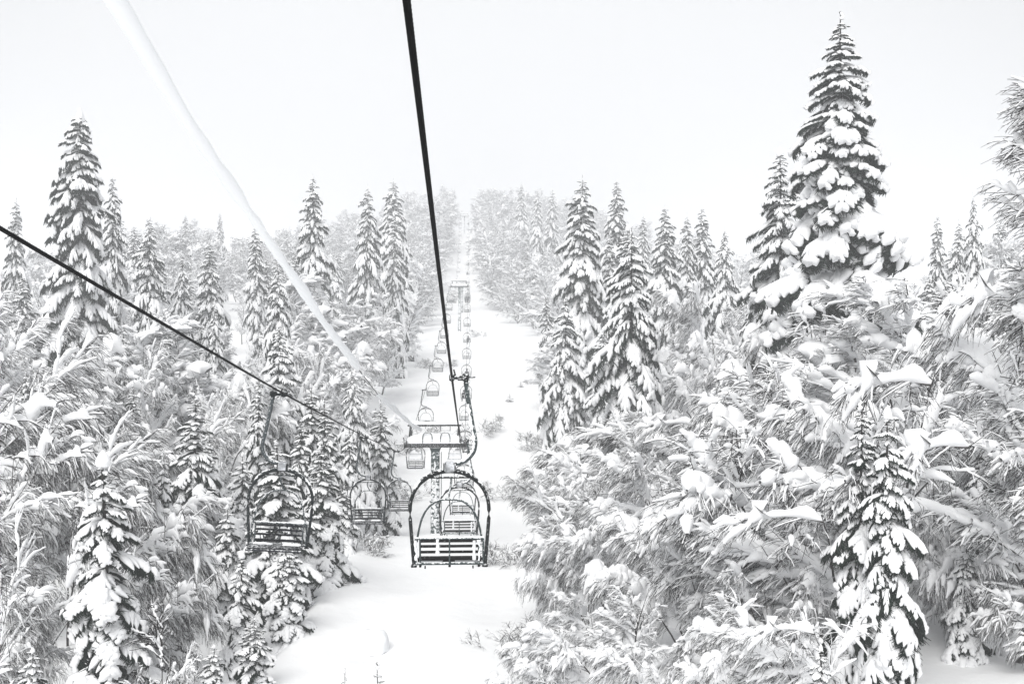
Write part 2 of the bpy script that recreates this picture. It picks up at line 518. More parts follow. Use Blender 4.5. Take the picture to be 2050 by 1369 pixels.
def make_broadleaf(seed, H, stems=1, spread=0.15, n=(10, 9, 8, 5), limb=0.45, arch=0.10, bias=(0, 0, 0), first=0.25, snow=1.0, fine_k=4, angles=(0.6, 1.15), rt=0.011, twig_grav=0.5, trunk_snow=True, stem_arch=0.0, thin=1.0, clump=0.9, hang=-0.38):
    rng = np.random.default_rng(seed)
    bias = np.array(bias, float)
    a = rng.uniform(0, 2 * pi, stems)
    st = np.stack([0.25 * np.cos(a) * (stems > 1), 0.25 * np.sin(a) * (stems > 1), np.full(stems, -0.6)], -1)
    dr = np.stack([spread * np.cos(a) + bias[0] * 0.5, spread * np.sin(a) + bias[1] * 0.5, np.ones(stems)], -1)
    P0 = grow(rng, st, dr, H * rng.uniform(0.82, 1.08, stems), 12, stem_arch, 0.05)
    tt = np.linspace(0, 1, 12)
    R0 = rt * H * (1 - 0.9 * tt) * np.ones((stems, 1)) * (0.75 if stems > 1 else 1)
    s, d, t, ii = spawn(rng, P0, n[0], first, 0.98, angles, 0.35, 0.22, bias * 0.55)
    L1 = H * limb * (1.1 - 0.75 * t) * rng.uniform(0.7, 1.25, len(t))
    P1 = grow(rng, s, d, L1, 13, arch * 0.7, 0.10)
    R1 = (rt * H * 0.42 * (1.1 - 0.7 * t))[:, None] * np.linspace(1, 0.22, 13)[None]
    s, d, t, ii = spawn(rng, P1, n[1], 0.12, 1.0, (0.4, 0.95), 0.5, -0.02, bias * 0.2)
    L2 = L1[ii] * (0.60 - 0.3 * t) * rng.uniform(0.7, 1.3, len(t)) + 0.15
    P2 = grow(rng, s, d, L2, 9, arch * 1.8, 0.15)
    R2 = np.clip((R1[ii, 5] * 0.55), 0.016, 0.05)[:, None] * np.linspace(1, 0.35, 9)[None]
    s, d, t, ii = spawn(rng, P2, n[2], 0.04, 1.0, (0.3, 0.85), 0.7, hang, bias * 0.1)
    L3 = L2[ii] * (0.42 - 0.15 * t) * rng.uniform(0.5, 1.35, len(t)) + 0.12
    P3 = grow(rng, s, d, L3, 5, twig_grav * 0.5, 0.17)
    R3 = np.full((len(L3), 1), 0.0085 * thin) * np.linspace(1, 0.7, 5)[None]
    wood, twig, sn = Geo(), Geo(), Geo()
    wood.tubes(P0, R0, 9)
    wood.tubes(P1, R1, 6)
    twig.tubes(P2, R2, 4)
    twig.tubes(P3, R3, 3)
    if trunk_snow:
        snow_line(rng, sn, P0, R0, R0[:, 4] * 0.55, 6, 1.0, 1.0, 0.3)
    snow_line(rng, sn, P1, R1, 0.115 * snow * (0.4 + 0.9 * rng.random(len(P1))), 6, 0.97, 1.1, 0.42)
    snow_line(rng, sn, P2, R2, 0.056 * snow * (0.2 + 1.1 * rng.random(len(P2))), 5, 0.92, 1.15, 0.5)
    snow_line(rng, sn, P3, R3, 0.015 * snow * (0.3 + rng.random(len(P3))), 4, 0.7, 1.1, 0.4)
    if clump:
        for PP, cnt, rr in ((P1, int(len(P1) * 3.5), 0.095), (P2, int(len(P2) * clump), 0.075), (P3, int(len(P3) * clump * 0.22), 0.05)):
            ii = rng.integers(0, len(PP), cnt)
            kk = rng.integers(1, PP.shape[1] - 1, cnt)
            T = unit(PP[ii, kk + 1] - PP[ii, kk - 1])
            ok = np.abs(T[:, 2]) < 0.85
            ii, kk, T = ii[ok], kk[ok], T[ok]
            r = (rr * snow * rng.lognormal(-0.25, 0.45, len(ii))).clip(0.02, 0.2)
            q = np.linspace(-1, 1, 6)
            ax = unit(T + rng.normal(size=T.shape) * 0.25)
            ct = PP[ii, kk] + np.array([0, 0, 1.0]) * (r * 0.55)[:, None]
            sn.tubes(ct[:, None] + ax[:, None] * (q[None, :, None] * (r * rng.uniform(0.9, 1.7, len(ii)))[:, None, None]), r[:, None] * np.array([0.25, 0.8, 1.0, 1.0, 0.8, 0.2])[None] * (1 + 0.2 * rng.normal(size=(len(ii), 6))), 7, flat=0.8)
    if n[3]:
        s, d, t, ii = spawn(rng, P3, n[3], 0.1, 1.0, (0.4, 0.95), 0.8, -0.2)
        L4 = L3[ii] * (0.45 - 0.15 * t) * rng.uniform(0.6, 1.3, len(t)) + 0.08
        P4 = grow(rng, s, d, L4, fine_k, twig_grav * 0.6, 0.2)
        R4 = np.full((len(L4), 1), 0.0055 * thin) * np.linspace(1, 0.6, fine_k)[None]
        twig.tubes(P4, R4, 3)
        snow_line(rng, sn, P4, R4, 0.009 * snow * (0.3 + rng.random(len(P4))), 3, 0.3, 1.1, 0.3)
    V = np.concatenate(sn.v)
    zmax = float(np.percentile(V[:, 2], 99.7))
    cx = float((np.percentile(V[:, 0], 3) + np.percentile(V[:, 0], 97)) / 2)
    hw = float((np.percentile(V[:, 0], 97) - np.percentile(V[:, 0], 3)) / 2 + (np.percentile(V[:, 1], 97) - np.percentile(V[:, 1], 3)) / 2) / 2
    return (wood.mesh('broadleaf_trunk', BARK), twig.mesh('broadleaf_twigs', TWIG), sn.mesh('broadleaf_snow', SNOW), zmax, hw, cx)


def soft_lumps(rng, shape, amp, lo=0.35, hi=1.55):
    a = rng.normal(size=shape)
    b = np.pad(a, ((0, 0), (1, 1)), mode='edge')
    a = 0.6 * a + 0.45 * (b[:, :-2] + b[:, 2:])
    return (1 + amp * a).clip(lo, hi)


def ridge(rng, geo, P, Rb, amount, S=5, keep=1.0, flat=1.3, amp=0.3, tip=0.35):
    """a standing ridge of snow along each branch, thinner where the branch is steep"""
    T = unit(np.gradient(P, axis=1))
    hz = np.sqrt(np.clip(1 - T[..., 2] ** 2, 0, 1))
    w = np.clip((hz - 0.25) / 0.45, 0.10, 1)
    am = np.broadcast_to(np.asarray(amount)[:, None] if np.ndim(amount) else amount, P.shape[:2])
    K = P.shape[1]
    r = am * w * soft_lumps(rng, P.shape[:2], amp) * np.interp(np.linspace(0, 1, K), [0, 0.12, 0.75, 1], [0.8, 1, 0.85, tip])[None]
    sel = rng.random(len(P)) < keep
    Q = P.copy()
    Q[..., 2] += Rb * 0.4 + r * flat * 0.75
    geo.tubes(Q[sel], r[sel], S, flat=flat)


def make_bowed(seed, H, stems=3, bias=0.8, n=(7, 12, 10, 3), l1=(2.0, 3.6), snow=1.0, thin=1.0, spread=0.35, stem_arch=0.10, arch=0.13, rake=0.5, first=0.25, rt=0.011, l2=(0.9, 1.9), l3=(0.40, 0.95), lift=0.30):
    """a broadleaved tree bowed to local +x under snow: long arms arch over, and fine twigs hang and rake from them"""
    rng = np.random.default_rng(seed)
    B = np.array([1.0, 0, 0]) * bias
    a = rng.uniform(0, 2 * pi, stems)
    st = np.stack([0.35 * np.cos(a) * (stems > 1), 0.35 * np.sin(a) * (stems > 1), np.full(stems, -0.6)], -1)
    dr = np.stack([spread * np.cos(a), spread * np.sin(a), np.ones(stems)], -1) + B * 0.35
    P0 = grow(rng, st, dr, H * rng.uniform(0.85, 1.2, stems), 14, stem_arch, 0.05)
    R0 = rt * H * (1 - 0.88 * np.linspace(0, 1, 14)) * np.ones((stems, 1)) * (0.8 if stems > 1 else 1)

    def child(P, per, t0, kT, kB, kr, kz, ln, K, grav, wander):
        m, KK, _ = P.shape
        t = np.sort(rng.uniform(t0, 1.0, (m, per)), axis=1).ravel()
        ii = np.repeat(np.arange(m), per)
        k = np.clip((t * (KK - 1)).astype(int), 0, KK - 2)
        fr = (t * (KK - 1) - k)[:, None]
        p = P[ii, k] * (1 - fr) + P[ii, k + 1] * fr
        T = unit(P[ii, k + 1] - P[ii, k])
        r = rng.normal(size=T.shape) * np.array([1, 1, 0.55])
        d = kT * T + kB * B + kr * r + np.array([0, 0, kz])
        L = rng.uniform(ln[0], ln[1], len(t)) * (1.15 - 0.5 * t)
        return grow(rng, p, d, L, K, grav, wander), ii
    P1, _ = child(P0, n[0], first, 0.45, 0.75, 0.42, lift, l1, 14, arch, 0.07)
    R1 = np.clip(rt * H * 0.40 * rng.uniform(0.7, 1.1, (len(P1), 1)) * np.linspace(1, 0.25, 14)[None], 0.012, None)
    P2, ii = child(P1, n[1], 0.08, 0.8, 0.30, 0.32, 0.02, l2, 11, arch * 2.6, 0.09)
    R2 = np.clip(R1[ii, 6] * 0.55, 0.022, 0.034)[:, None] * np.linspace(1, 0.5, 11)[None]
    P3, ii = child(P2, n[2], 0.05, 0.65, 0.25, 0.24, -rake, l3, 7, 0.55, 0.085)
    R3 = np.full((len(P3), 1), 0.0105 * thin) * np.linspace(1, 0.6, 7)[None]
    wood, twig, sn = Geo(), Geo(), Geo()
    wood.tubes(P0, R0, 9)
    wood.tubes(P1, R1, 6)
    twig.tubes(P2, R2, 4)
    twig.tubes(P3, R3, 3)
    ridge(rng, sn, P0, R0, R0[:, 5] * 0.45, 7, 1.0, 1.1, 0.4)
    ridge(rng, sn, P1, R1, (0.150 * snow * rng.lognormal(0, 0.4, len(P1))).clip(0.05, 0.155), 8, 1.0, 1.35, 0.5)
    ridge(rng, sn, P2, R2, 0.074 * snow * rng.lognormal(-0.1, 0.4, len(P2)), 6, 0.95, 1.35, 0.55)
    ridge(rng, sn, P3, R3, 0.0160 * snow * rng.lognormal(-0.1, 0.45, len(P3)), 4, 0.72, 1.2, 0.5, 0.7)
    for PP, cnt, rr in ((P1, int(len(P1) * 2.5), 0.085), (P2, int(len(P2) * 0.8), 0.062)):     # clods that lodge in the forks
        ii = rng.integers(0, len(PP), cnt)
        kk = rng.integers(1, PP.shape[1] - 1, cnt)
        T = unit(PP[ii, kk + 1] - PP[ii, kk - 1])
        r = (rr * snow * rng.lognormal(-0.3, 0.45, cnt)).clip(0.02, 0.11)
        ax = unit(T + rng.normal(size=T.shape) * 0.3)
        q = np.linspace(-1, 1, 6)
        ct = PP[ii, kk] + np.array([0, 0, 1.0]) * (r * 0.6)[:, None]
        sn.tubes(ct[:, None] + ax[:, None] * (q[None, :, None] * (r * rng.uniform(0.9, 1.8, cnt))[:, None, None]) + rng.normal(size=(cnt, 6, 3)) * 0.12 * r[:, None, None], r[:, None] * np.array([0.25, 0.8, 1.0, 1.0, 0.8, 0.2])[None] * (1 + 0.22 * rng.normal(size=(cnt, 6))).clip(0.5, 1.5), 7, flat=0.9)
    if n[3]:
        P4, _ = child(P3, n[3], 0.1, 0.8, 0.12, 0.32, -0.25, (l3[0] * 0.4, l3[1] * 0.5), 4, 0.5, 0.09)
        twig.tubes(P4, np.full((len(P4), 1), 0.0065 * thin) * np.linspace(1, 0.7, 4)[None], 3)
        ridge(rng, sn, P4, np.full((len(P4), 1), 0.005), 0.009 * snow, 3, 0.4, 1.1, 0.2, 0.7)
    V = np.concatenate(sn.v)
    zmax = float(np.percentile(V[:, 2], 99.7))
    ex = [float(np.percentile(V[:, i_], p_)) for i_ in (0, 1) for p_ in (3, 97)]
    return (wood.mesh('bowed_trunk', BARK), twig.mesh('bowed_twigs', TWIG), sn.mesh('bowed_snow', SNOW), zmax, (ex[1] - ex[0] + ex[3] - ex[2]) / 4, (ex[0] + ex[1]) / 2)


PARTS = ('trunk', 'crown', 'crown_snow')


def plant(name, meshes, loc, H, wide, rot, label, cat, group=None, tilt=(0, 0)):
    """one tree: an Empty at its foot with trunk, crown and snow under it (meshes are shared between copies)"""
    t = thing(name, loc, label, cat, group)
    s = H / meshes[3]
    t.scale = (s * wide, s * wide, s)
    t.rotation_euler = (tilt[0], tilt[1], rot)
    for nm, me in zip(PARTS, meshes[:3]):
        link(nm, me, t)
    return t


# ------------------------------------------------------------------ tree kinds
SP_BIG = make_conifer(14, 26, 4.3, 0.40, 10, fat=1.25, power=0.80, droop=(-1.15, -1.2), pitch=(0.2, -0.45), bare=0.05, nside=5, nneedle=34, S=6, lean=0.004, jitter=0.2, gap=0.14, slim=0.66)
FIR_TALL = make_conifer(12, 27, 4.4, 0.42, 9, fat=1.0, power=0.5, droop=(-0.9, -1.1), pitch=(0.25, -0.3), bare=0.08, nside=5, nneedle=30, S=6, cap=0.75, jitter=0.22, gap=0.14, slim=0.62)
SPRUCE = [
    make_conifer(21, 24, 4.7, 0.44, 8, fat=1.1, power=0.66, droop=(-0.9, -1.2), pitch=(0.35, -0.35), bare=0.10, nside=4, nneedle=20, S=5, gap=0.12, slim=0.62),
    make_conifer(22, 22, 5.0, 0.44, 8, fat=1.15, power=0.78, droop=(-1.0, -1.2), pitch=(0.3, -0.4), bare=0.2, nside=4, nneedle=20, S=5, cap=0.4, gap=0.12, slim=0.62),
    make_conifer(23, 20, 4.2, 0.42, 8, fat=1.1, power=0.65, droop=(-0.8, -1.1), pitch=(0.35, -0.25), bare=0.12, nside=4, nneedle=20, S=5, gap=0.14, slim=0.64),
    make_conifer(24, 18, 4.3, 0.42, 8, fat=1.2, power=0.75, droop=(-1.1, -1.2), pitch=(0.25, -0.4), bare=0.05, nside=4, nneedle=20, S=5, gap=0.12, slim=0.62),
]
YOUNG = [
    make_conifer(31, 9.0, 2.1, 0.29, 7, fat=1.05, power=0.80, droop=(-0.7, -1.05), pitch=(0.3, -0.42), bare=0.08, nside=5, nneedle=38, S=6, low=0.03, gap=0.14, slim=0.78),
    make_conifer(32, 8.0, 1.9, 0.28, 7, fat=1.15, power=0.78, droop=(-0.8, -1.1), pitch=(0.25, -0.45), bare=0.08, nside=5, nneedle=38, S=6, cap=0.22, low=0.03, gap=0.14, slim=0.78),
    make_conifer(33, 10.0, 2.1, 0.31, 7, fat=1.05, power=0.78, droop=(-0.7, -1.0), pitch=(0.35, -0.4), bare=0.08, nside=5, nneedle=38, S=6, low=0.03, gap=0.14, slim=0.78),
    make_conifer(34, 7.5, 1.9, 0.34, 7, fat=1.3, power=0.85, droop=(-0.9, -1.1), pitch=(0.15, -0.5), bare=0.03, nside=5, nneedle=34, S=7, cap=0.30, low=0.03, gap=0.16, slim=0.78),
]
SAPLING = [make_conifer(41, 1.5, 0.42, 0.20, 4, fat=1.0, power=0.9, droop=(-0.2, -0.3), pitch=(0.35, 0.1), bare=0.2, nside=4, nneedle=16, S=6, low=0.05)]

ARCH = [                                                  # broadleaved trees bowed down by snow; they lean to local +x
    make_bowed(51, 8.5, 3, 0.8, (8, 12, 6, 2), snow=1.1, l1=(2.4, 4.3)),
    make_bowed(52, 7.5, 4, 1.0, (7, 12, 6, 2), snow=1.15, stem_arch=0.14, arch=0.14, lift=0.2, l1=(2.4, 4.2)),
    make_bowed(53, 6.5, 4, 0.8, (7, 12, 6, 2), snow=1.35, stem_arch=0.16, arch=0.18, l1=(1.6, 2.8), lift=0.35),
    make_bowed(54, 9.0, 2, 0.6, (12, 12, 6, 2), snow=1.15, stem_arch=0.06, arch=0.10, l1=(2.2, 4.0)),
]
ARCHD = [                                                 # the same kind with less snow, on the descending side
    make_bowed(55, 8.0, 3, 0.7, (9, 12, 6, 2), snow=0.72, thin=1.1, rake=0.6),
    make_bowed(56, 7.0, 4, 0.9, (8, 12, 6, 2), snow=0.66, thin=1.1, stem_arch=0.13, arch=0.15, lift=0.2, rake=0.6),
]
BEECH = [
    make_bowed(61, 14, 1, 0.35, (26, 11, 5, 2), snow=1.3, thin=1.15, stem_arch=0.01, arch=0.08, l1=(2.6, 4.8), l2=(0.9, 1.8), l3=(0.4, 0.8), rake=0.35, lift=0.45, rt=0.0095, first=0.15),
    make_bowed(62, 13, 2, 0.5, (15, 11, 5, 2), snow=1.35, thin=1.15, stem_arch=0.03, arch=0.09, l1=(2.6, 4.6), l2=(0.9, 1.8), l3=(0.4, 0.8), rake=0.4, lift=0.4, rt=0.0095, first=0.15),
    make_bowed(63, 15, 1, 0.3, (30, 11, 5, 2), snow=1.5, thin=1.3, stem_arch=0.0, arch=0.06, l1=(2.2, 4.4), l2=(0.9, 1.7), l3=(0.4, 0.8), rake=0.25, lift=0.5, rt=0.009, first=0.15),
]
DARK = make_bowed(91, 17, 1, 0.4, (36, 12, 9, 2), snow=1.2, thin=1.1, stem_arch=0.01, arch=0.09, l1=(2.4, 5.0), l2=(0.8, 1.6), l3=(0.4, 0.9), rake=0.55, lift=0.35, rt=0.009, first=0.12)
FARTREE = [
    make_broadleaf(71, 16, 1, 0.1, (24, 8, 7, 2), 0.38, 0.04, (0, 0, 0), 0.12, 1.5, rt=0.010, fine_k=3, thin=2.1),
    make_broadleaf(72, 15, 2, 0.2, (14, 9, 9, 3), 0.38, 0.05, (0, 0, 0), 0.12, 2.0, rt=0.010, fine_k=3, thin=2.1),
]
SHRUB = [
    make_broadleaf(81, 2.2, 7, 0.8, (5, 5, 4, 0), 0.55, 0.12, (0, 0, 0), 0.2, 0.25, rt=0.008, twig_grav=0.3, trunk_snow=False, clump=0, thin=0.6),
    make_broadleaf(82, 1.8, 9, 0.6, (4, 5, 4, 0), 0.5, 0.2, (0, 0, 0), 0.2, 0.3, rt=0.008, twig_grav=0.5, trunk_snow=False, clump=0, thin=0.6),
]
SAPSTEM = make_broadleaf(83, 3.0, 1, 0.1, (11, 4, 3, 0), 0.30, -0.05, (0, 0, 0), 0.25, 0.35, rt=0.006, twig_grav=0.0, trunk_snow=False, clump=0, hang=0.1, angles=(0.5, 0.8))

rs = np.random.default_rng(2024)
import zlib


def own(label):
    return np.random.default_rng(zlib.crc32(label.encode()))


taken = []                                                # (x, d, radius) of what already stands


def conifer(kind, px, ytop, d, half, label, name='snowy_fir', cat='fir tree', group=None, sink=0.0, rot=None):
    x, _, zt = ray(px, ytop, d)
    zg = float(ground(x, d)) - sink
    H = max(zt - zg, 0.8)
    s = H / kind[3]
    wide = float(np.clip(half * 0.95 / F * d / (kind[4] * s), 0.55, 2.2))
    taken.append((x, d, max(0.8, half / F * d * 0.8)))
    ro = own(label)
    return plant(name, kind, (x, d, zg), H, wide, ro.uniform(0, 6.28) if rot is None else rot, label, cat, group, (ro.normal() * 0.012, ro.normal() * 0.012))


def broad(kind, px, ytop, d, half, label, name='bowed_tree', cat='tree', group=None, lean=None, sink=0.1, jit=0.5):
    """lean: heading (radians) the crown bows towards"""
    x, _, zt = ray(px, ytop, d)
    zg = float(ground(x, d)) - sink
    H = max(zt - zg, 1.0)
    s = H / kind[3]
    wide = 1.0 if half is None else float(np.clip(half / F * d / (kind[4] * s), 0.6, 1.6))
    r = ((0 if px < 920 else pi) if lean is None else lean) + float(np.clip(own(label).normal(), -1.5, 1.5)) * jit
    x -= kind[5] * s * wide * cos(r)                      # the foot stands back from the middle of the bowed crown
    d -= kind[5] * s * wide * sin(r)
    zg = float(ground(x, d)) - sink
    taken.append((x, d, max(0.7, kind[4] * s * 0.45)))
    return plant(name, kind, (x, d, zg), H, wide, r, label, cat, group)


# firs that stand out, on the descending-chairs side
conifer(FIR_TALL, 158, 222, 75, 78, 'tall narrow fir with a rounded white top, alone above the wood by the lower cable')
conifer(SPRUCE[0], 224, 350, 97, 30, 'slim fir half hidden behind the tall round-topped fir')
conifer(SPRUCE[2], 22, 395, 105, 27, 'thin grey fir at the picture edge beyond the lower cable')
conifer(SPRUCE[1], 304, 432, 95, 48, 'broad pale fir above the dark lower cable, next to the tall round-topped one')
conifer(SPRUCE[3], 368, 500, 84, 38, 'rounded snowy fir between the broad pale fir and the leaning beeches')
conifer(SPRUCE[2], 425, 478, 104, 40, 'hazy fir with loose tiers behind the rounded snowy fir')
conifer(SPRUCE[2], 372, 428, 240, 14, 'tiny dark fir tip poking out of the far treeline')
conifer(SPRUCE[0], 443, 424, 270, 9, 'faintest little fir tip on the far treeline')
conifer(SPRUCE[0], 516, 452, 130, 26, 'grey fir just below the snow-wrapped cable')
conifer(SPRUCE[3], 560, 520, 84, 48, 'fir crossed by the snow-wrapped cable, its paws hanging heavy')
conifer(SPRUCE[0], 626, 350, 118, 44, 'tall shapely fir standing clear of the treeline beside the snow-wrapped cable')
conifer(SPRUCE[2], 588, 500, 112, 26, 'small fir at the foot of the tall shapely fir')
conifer(SPRUCE[2], 736, 370, 140, 40, 'dark-bellied fir with a ragged top on the skyline')
conifer(SPRUCE[0], 792, 358, 168, 40, 'skyline fir close to the bare grey trees of the cut')
conifer(SPRUCE[2], 788, 428, 150, 30, 'white fir standing in front of the skyline fir by the cut')
conifer(SPRUCE[1], 560, 645, 56, 62, 'stout fir directly behind the hanger of the big descending chair')
conifer(SPRUCE[3], 246, 655, 60, 46, 'short dark fir below the lower cable near the tall round-topped fir')
conifer(YOUNG[0], 386, 790, 41, 72, 'perfect white young fir with hanging paws between the beeches', 'young_fir')
conifer(YOUNG[3], 212, 905, 25.5, 122, 'big white fir with thick hooded tiers close to the viewer, tip bent aside', 'young_fir')
conifer(YOUNG[2], 622, 768, 53, 42, 'slim fir under the lower cable beside the stout fir', 'young_fir')
conifer(YOUNG[0], 657, 800, 47, 52, 'fir with a split white top just under the lower cable', 'young_fir')
conifer(SPRUCE[3], 712, 735, 63, 42, 'pale fir where the snow-wrapped cable breaks off', 'young_fir')
conifer(YOUNG[2], 766, 800, 66, 40, 'greyish fir at the clearing edge near the pylon', 'young_fir')
conifer(YOUNG[2], 560, 880, 36.5, 76, 'wide fir seen through the hoop of the big descending chair', 'young_fir')
conifer(YOUNG[0], 645, 890, 40, 66, 'dense fir at the snow bank, hung with long white paws', 'young_fir')
conifer(YOUNG[2], 684, 960, 47, 34, 'narrow fir at the snow bank nearest the two small descending chairs', 'young_fir')
conifer(YOUNG[1], 484, 905, 45, 42, 'small fir half covered by the hoop edge of the big descending chair', 'young_fir')
conifer(YOUNG[1], 455, 1010, 37, 44, 'small fir between the perfect white fir and the big descending chair', 'young_fir')
conifer(YOUNG[3], 478, 1105, 31, 56, 'low hooded fir under the seat of the big descending chair', 'young_fir')
conifer(YOUNG[1], 572, 1080, 33, 58, 'low fir at the bank with paws reaching the snow', 'young_fir')
conifer(YOUNG[0], 505, 1235, 28, 52, 'bushy little fir at the lowest end of the snow bank', 'young_fir')
conifer(YOUNG[3], 358, 1165, 31, 46, 'drooping little fir beneath the perfect white fir', 'young_fir')
conifer(YOUNG[1], 62, 1296, 23, 48, 'small hooded fir in the lowest corner beside the big hooded one', 'young_fir')
conifer(YOUNG[1], 428, 1290, 26, 40, 'tiny fir at the bottom between the bushes', 'young_fir')

for px, yt, d, hf, kd, lab in [
        (332, 640, 61, 30, SPRUCE[0], 'narrow white fir rising just under the broad pale fir'), (436, 600, 72, 32, SPRUCE[3], 'narrow white fir beside the leaning white trunk'),
        (512, 745, 51, 34, YOUNG[0], 'slim fir next to the hanger of the big descending chair'), (700, 850, 52, 30, YOUNG[1], 'slim fir just over the first small descending chair'),
        (148, 700, 52, 34, SPRUCE[2], 'slim grey fir below the tall round-topped fir'), (262, 765, 46, 36, YOUNG[2], 'slim fir behind the big hooded white fir'),
        (424, 860, 43, 38, YOUNG[0], 'white fir pressed against the perfect white fir'), (600, 835, 45, 36, YOUNG[2], 'white fir behind the hoop of the big descending chair'),
        (52, 735, 48, 36, SPRUCE[3], 'snow-plastered fir deep among the beeches at the picture edge'), (330, 900, 38, 34, YOUNG[1], 'short fir leaning on the perfect white fir')]:
    conifer(kd, px, yt, d, hf, lab)

# and on the ascending side
conifer(SP_BIG, 1684, 24, 50, 150, 'tallest spruce, dark and spiry with great white paws, towering over everything', 'snowy_spruce', 'spruce tree')
conifer(SPRUCE[1], 1572, 298, 60, 108, 'second spire with open tiers beside the tallest spruce', 'snowy_spruce', 'spruce tree')
conifer(SPRUCE[0], 1160, 350, 102, 62, 'tall double-tiered spruce at the edge of the cut', 'snowy_spruce', 'spruce tree')
conifer(SPRUCE[3], 1128, 590, 84, 58, 'white spruce leaning on the foot of the tall double-tiered one', 'snowy_spruce', 'spruce tree')
conifer(SPRUCE[1], 1255, 452, 88, 76, 'dark-hearted broad spruce with bent ribs showing', 'snowy_spruce', 'spruce tree')
conifer(SPRUCE[2], 1223, 465, 104, 28, 'thin spruce tucked behind the dark-hearted broad one', 'snowy_spruce', 'spruce tree')
conifer(SPRUCE[0], 1229, 358, 150, 36, 'pale skyline spruce above the dark-hearted broad one', 'snowy_spruce', 'spruce tree')
conifer(SPRUCE[0], 1326, 412, 118, 42, 'first of the row of skyline spruces past the dark-hearted one', 'snowy_spruce', 'spruce tree')
conifer(SPRUCE[2], 1379, 428, 126, 30, 'slender spruce second in the skyline row', 'snowy_spruce', 'spruce tree')
conifer(SPRUCE[0], 1413, 412, 134, 32, 'tallest slender spruce of the skyline row', 'snowy_spruce', 'spruce tree')
conifer(SPRUCE[3], 1452, 455, 108, 44, 'full spruce closing the skyline row next to open sky', 'snowy_spruce', 'spruce tree')
conifer(SPRUCE[2], 1285, 428, 175, 22, 'misty little spruce behind the skyline row', 'snowy_spruce', 'spruce tree')
conifer(SPRUCE[2], 1523, 488, 150, 13, 'tiny spruce tip in the notch before the two spires', 'snowy_spruce', 'spruce tree')
conifer(SPRUCE[0], 1876, 430, 112, 24, 'distant slim spruce just past the tallest one', 'snowy_spruce', 'spruce tree')
conifer(SPRUCE[3], 1960, 385, 88, 36, 'snow-plastered spruce behind the tall dark-twigged beech', 'snowy_spruce', 'spruce tree')
conifer(SPRUCE[2], 1922, 440, 100, 24, 'small spruce under the dark reaching branch', 'snowy_spruce', 'spruce tree')
conifer(SPRUCE[2], 1045, 364, 340, 16, 'fog-grey fir on the far crest beside the cut')
conifer(SPRUCE[0], 1076, 378, 300, 14, 'thin fog-grey fir, second along the far crest')
conifer(SPRUCE[2], 1104, 376, 300, 16, 'fog-grey fir beside the tall double-tiered spruce')
conifer(SPRUCE[1], 1100, 590, 128, 26, 'half-buried spruce low at the edge of the cut', 'snowy_spruce', 'spruce tree')
conifer(YOUNG[0], 1716, 800, 25.5, 84, 'big white fir with hanging fringes near the viewer', 'young_fir')
conifer(YOUNG[1], 1772, 815, 24.2, 92, 'twin white fir, fuller, shoulder to shoulder with the fringed one', 'young_fir')
conifer(YOUNG[3], 1966, 850, 32, 52, 'hooded white fir by the picture edge behind the bare brush', 'young_fir')
conifer(YOUNG[1], 1935, 1070, 31, 46, 'small white fir above the open patch of snow', 'young_fir')
conifer(YOUNG[1], 1310, 790, 78, 32, 'small spruce at the foot of the dark-hearted broad one', 'young_fir')
conifer(YOUNG[2], 1150, 900, 70, 30, 'white little fir among the brush at the edge of the cut', 'young_fir')
conifer(YOUNG[1], 1640, 1290, 20, 46, 'snow-buried little fir at the very bottom', 'young_fir')
conifer(SAPLING[0], 1042, 762, 140, 9, 'lone little fir on the open snow of the cut', 'fir_sapling', 'sapling')
conifer(SAPLING[0], 1020, 788, 128, 10, 'squat little fir on the open snow of the cut', 'fir_sapling', 'sapling')
conifer(SAPLING[0], 690, 1338, 27.0, 14, 'thin fir tip sticking out of the snow, the slimmer of two', 'fir_sapling', 'sapling')
conifer(SAPLING[0], 757, 1328, 27.2, 26, 'fir tip with a ring of side shoots sticking out of the snow', 'fir_sapling', 'sapling')

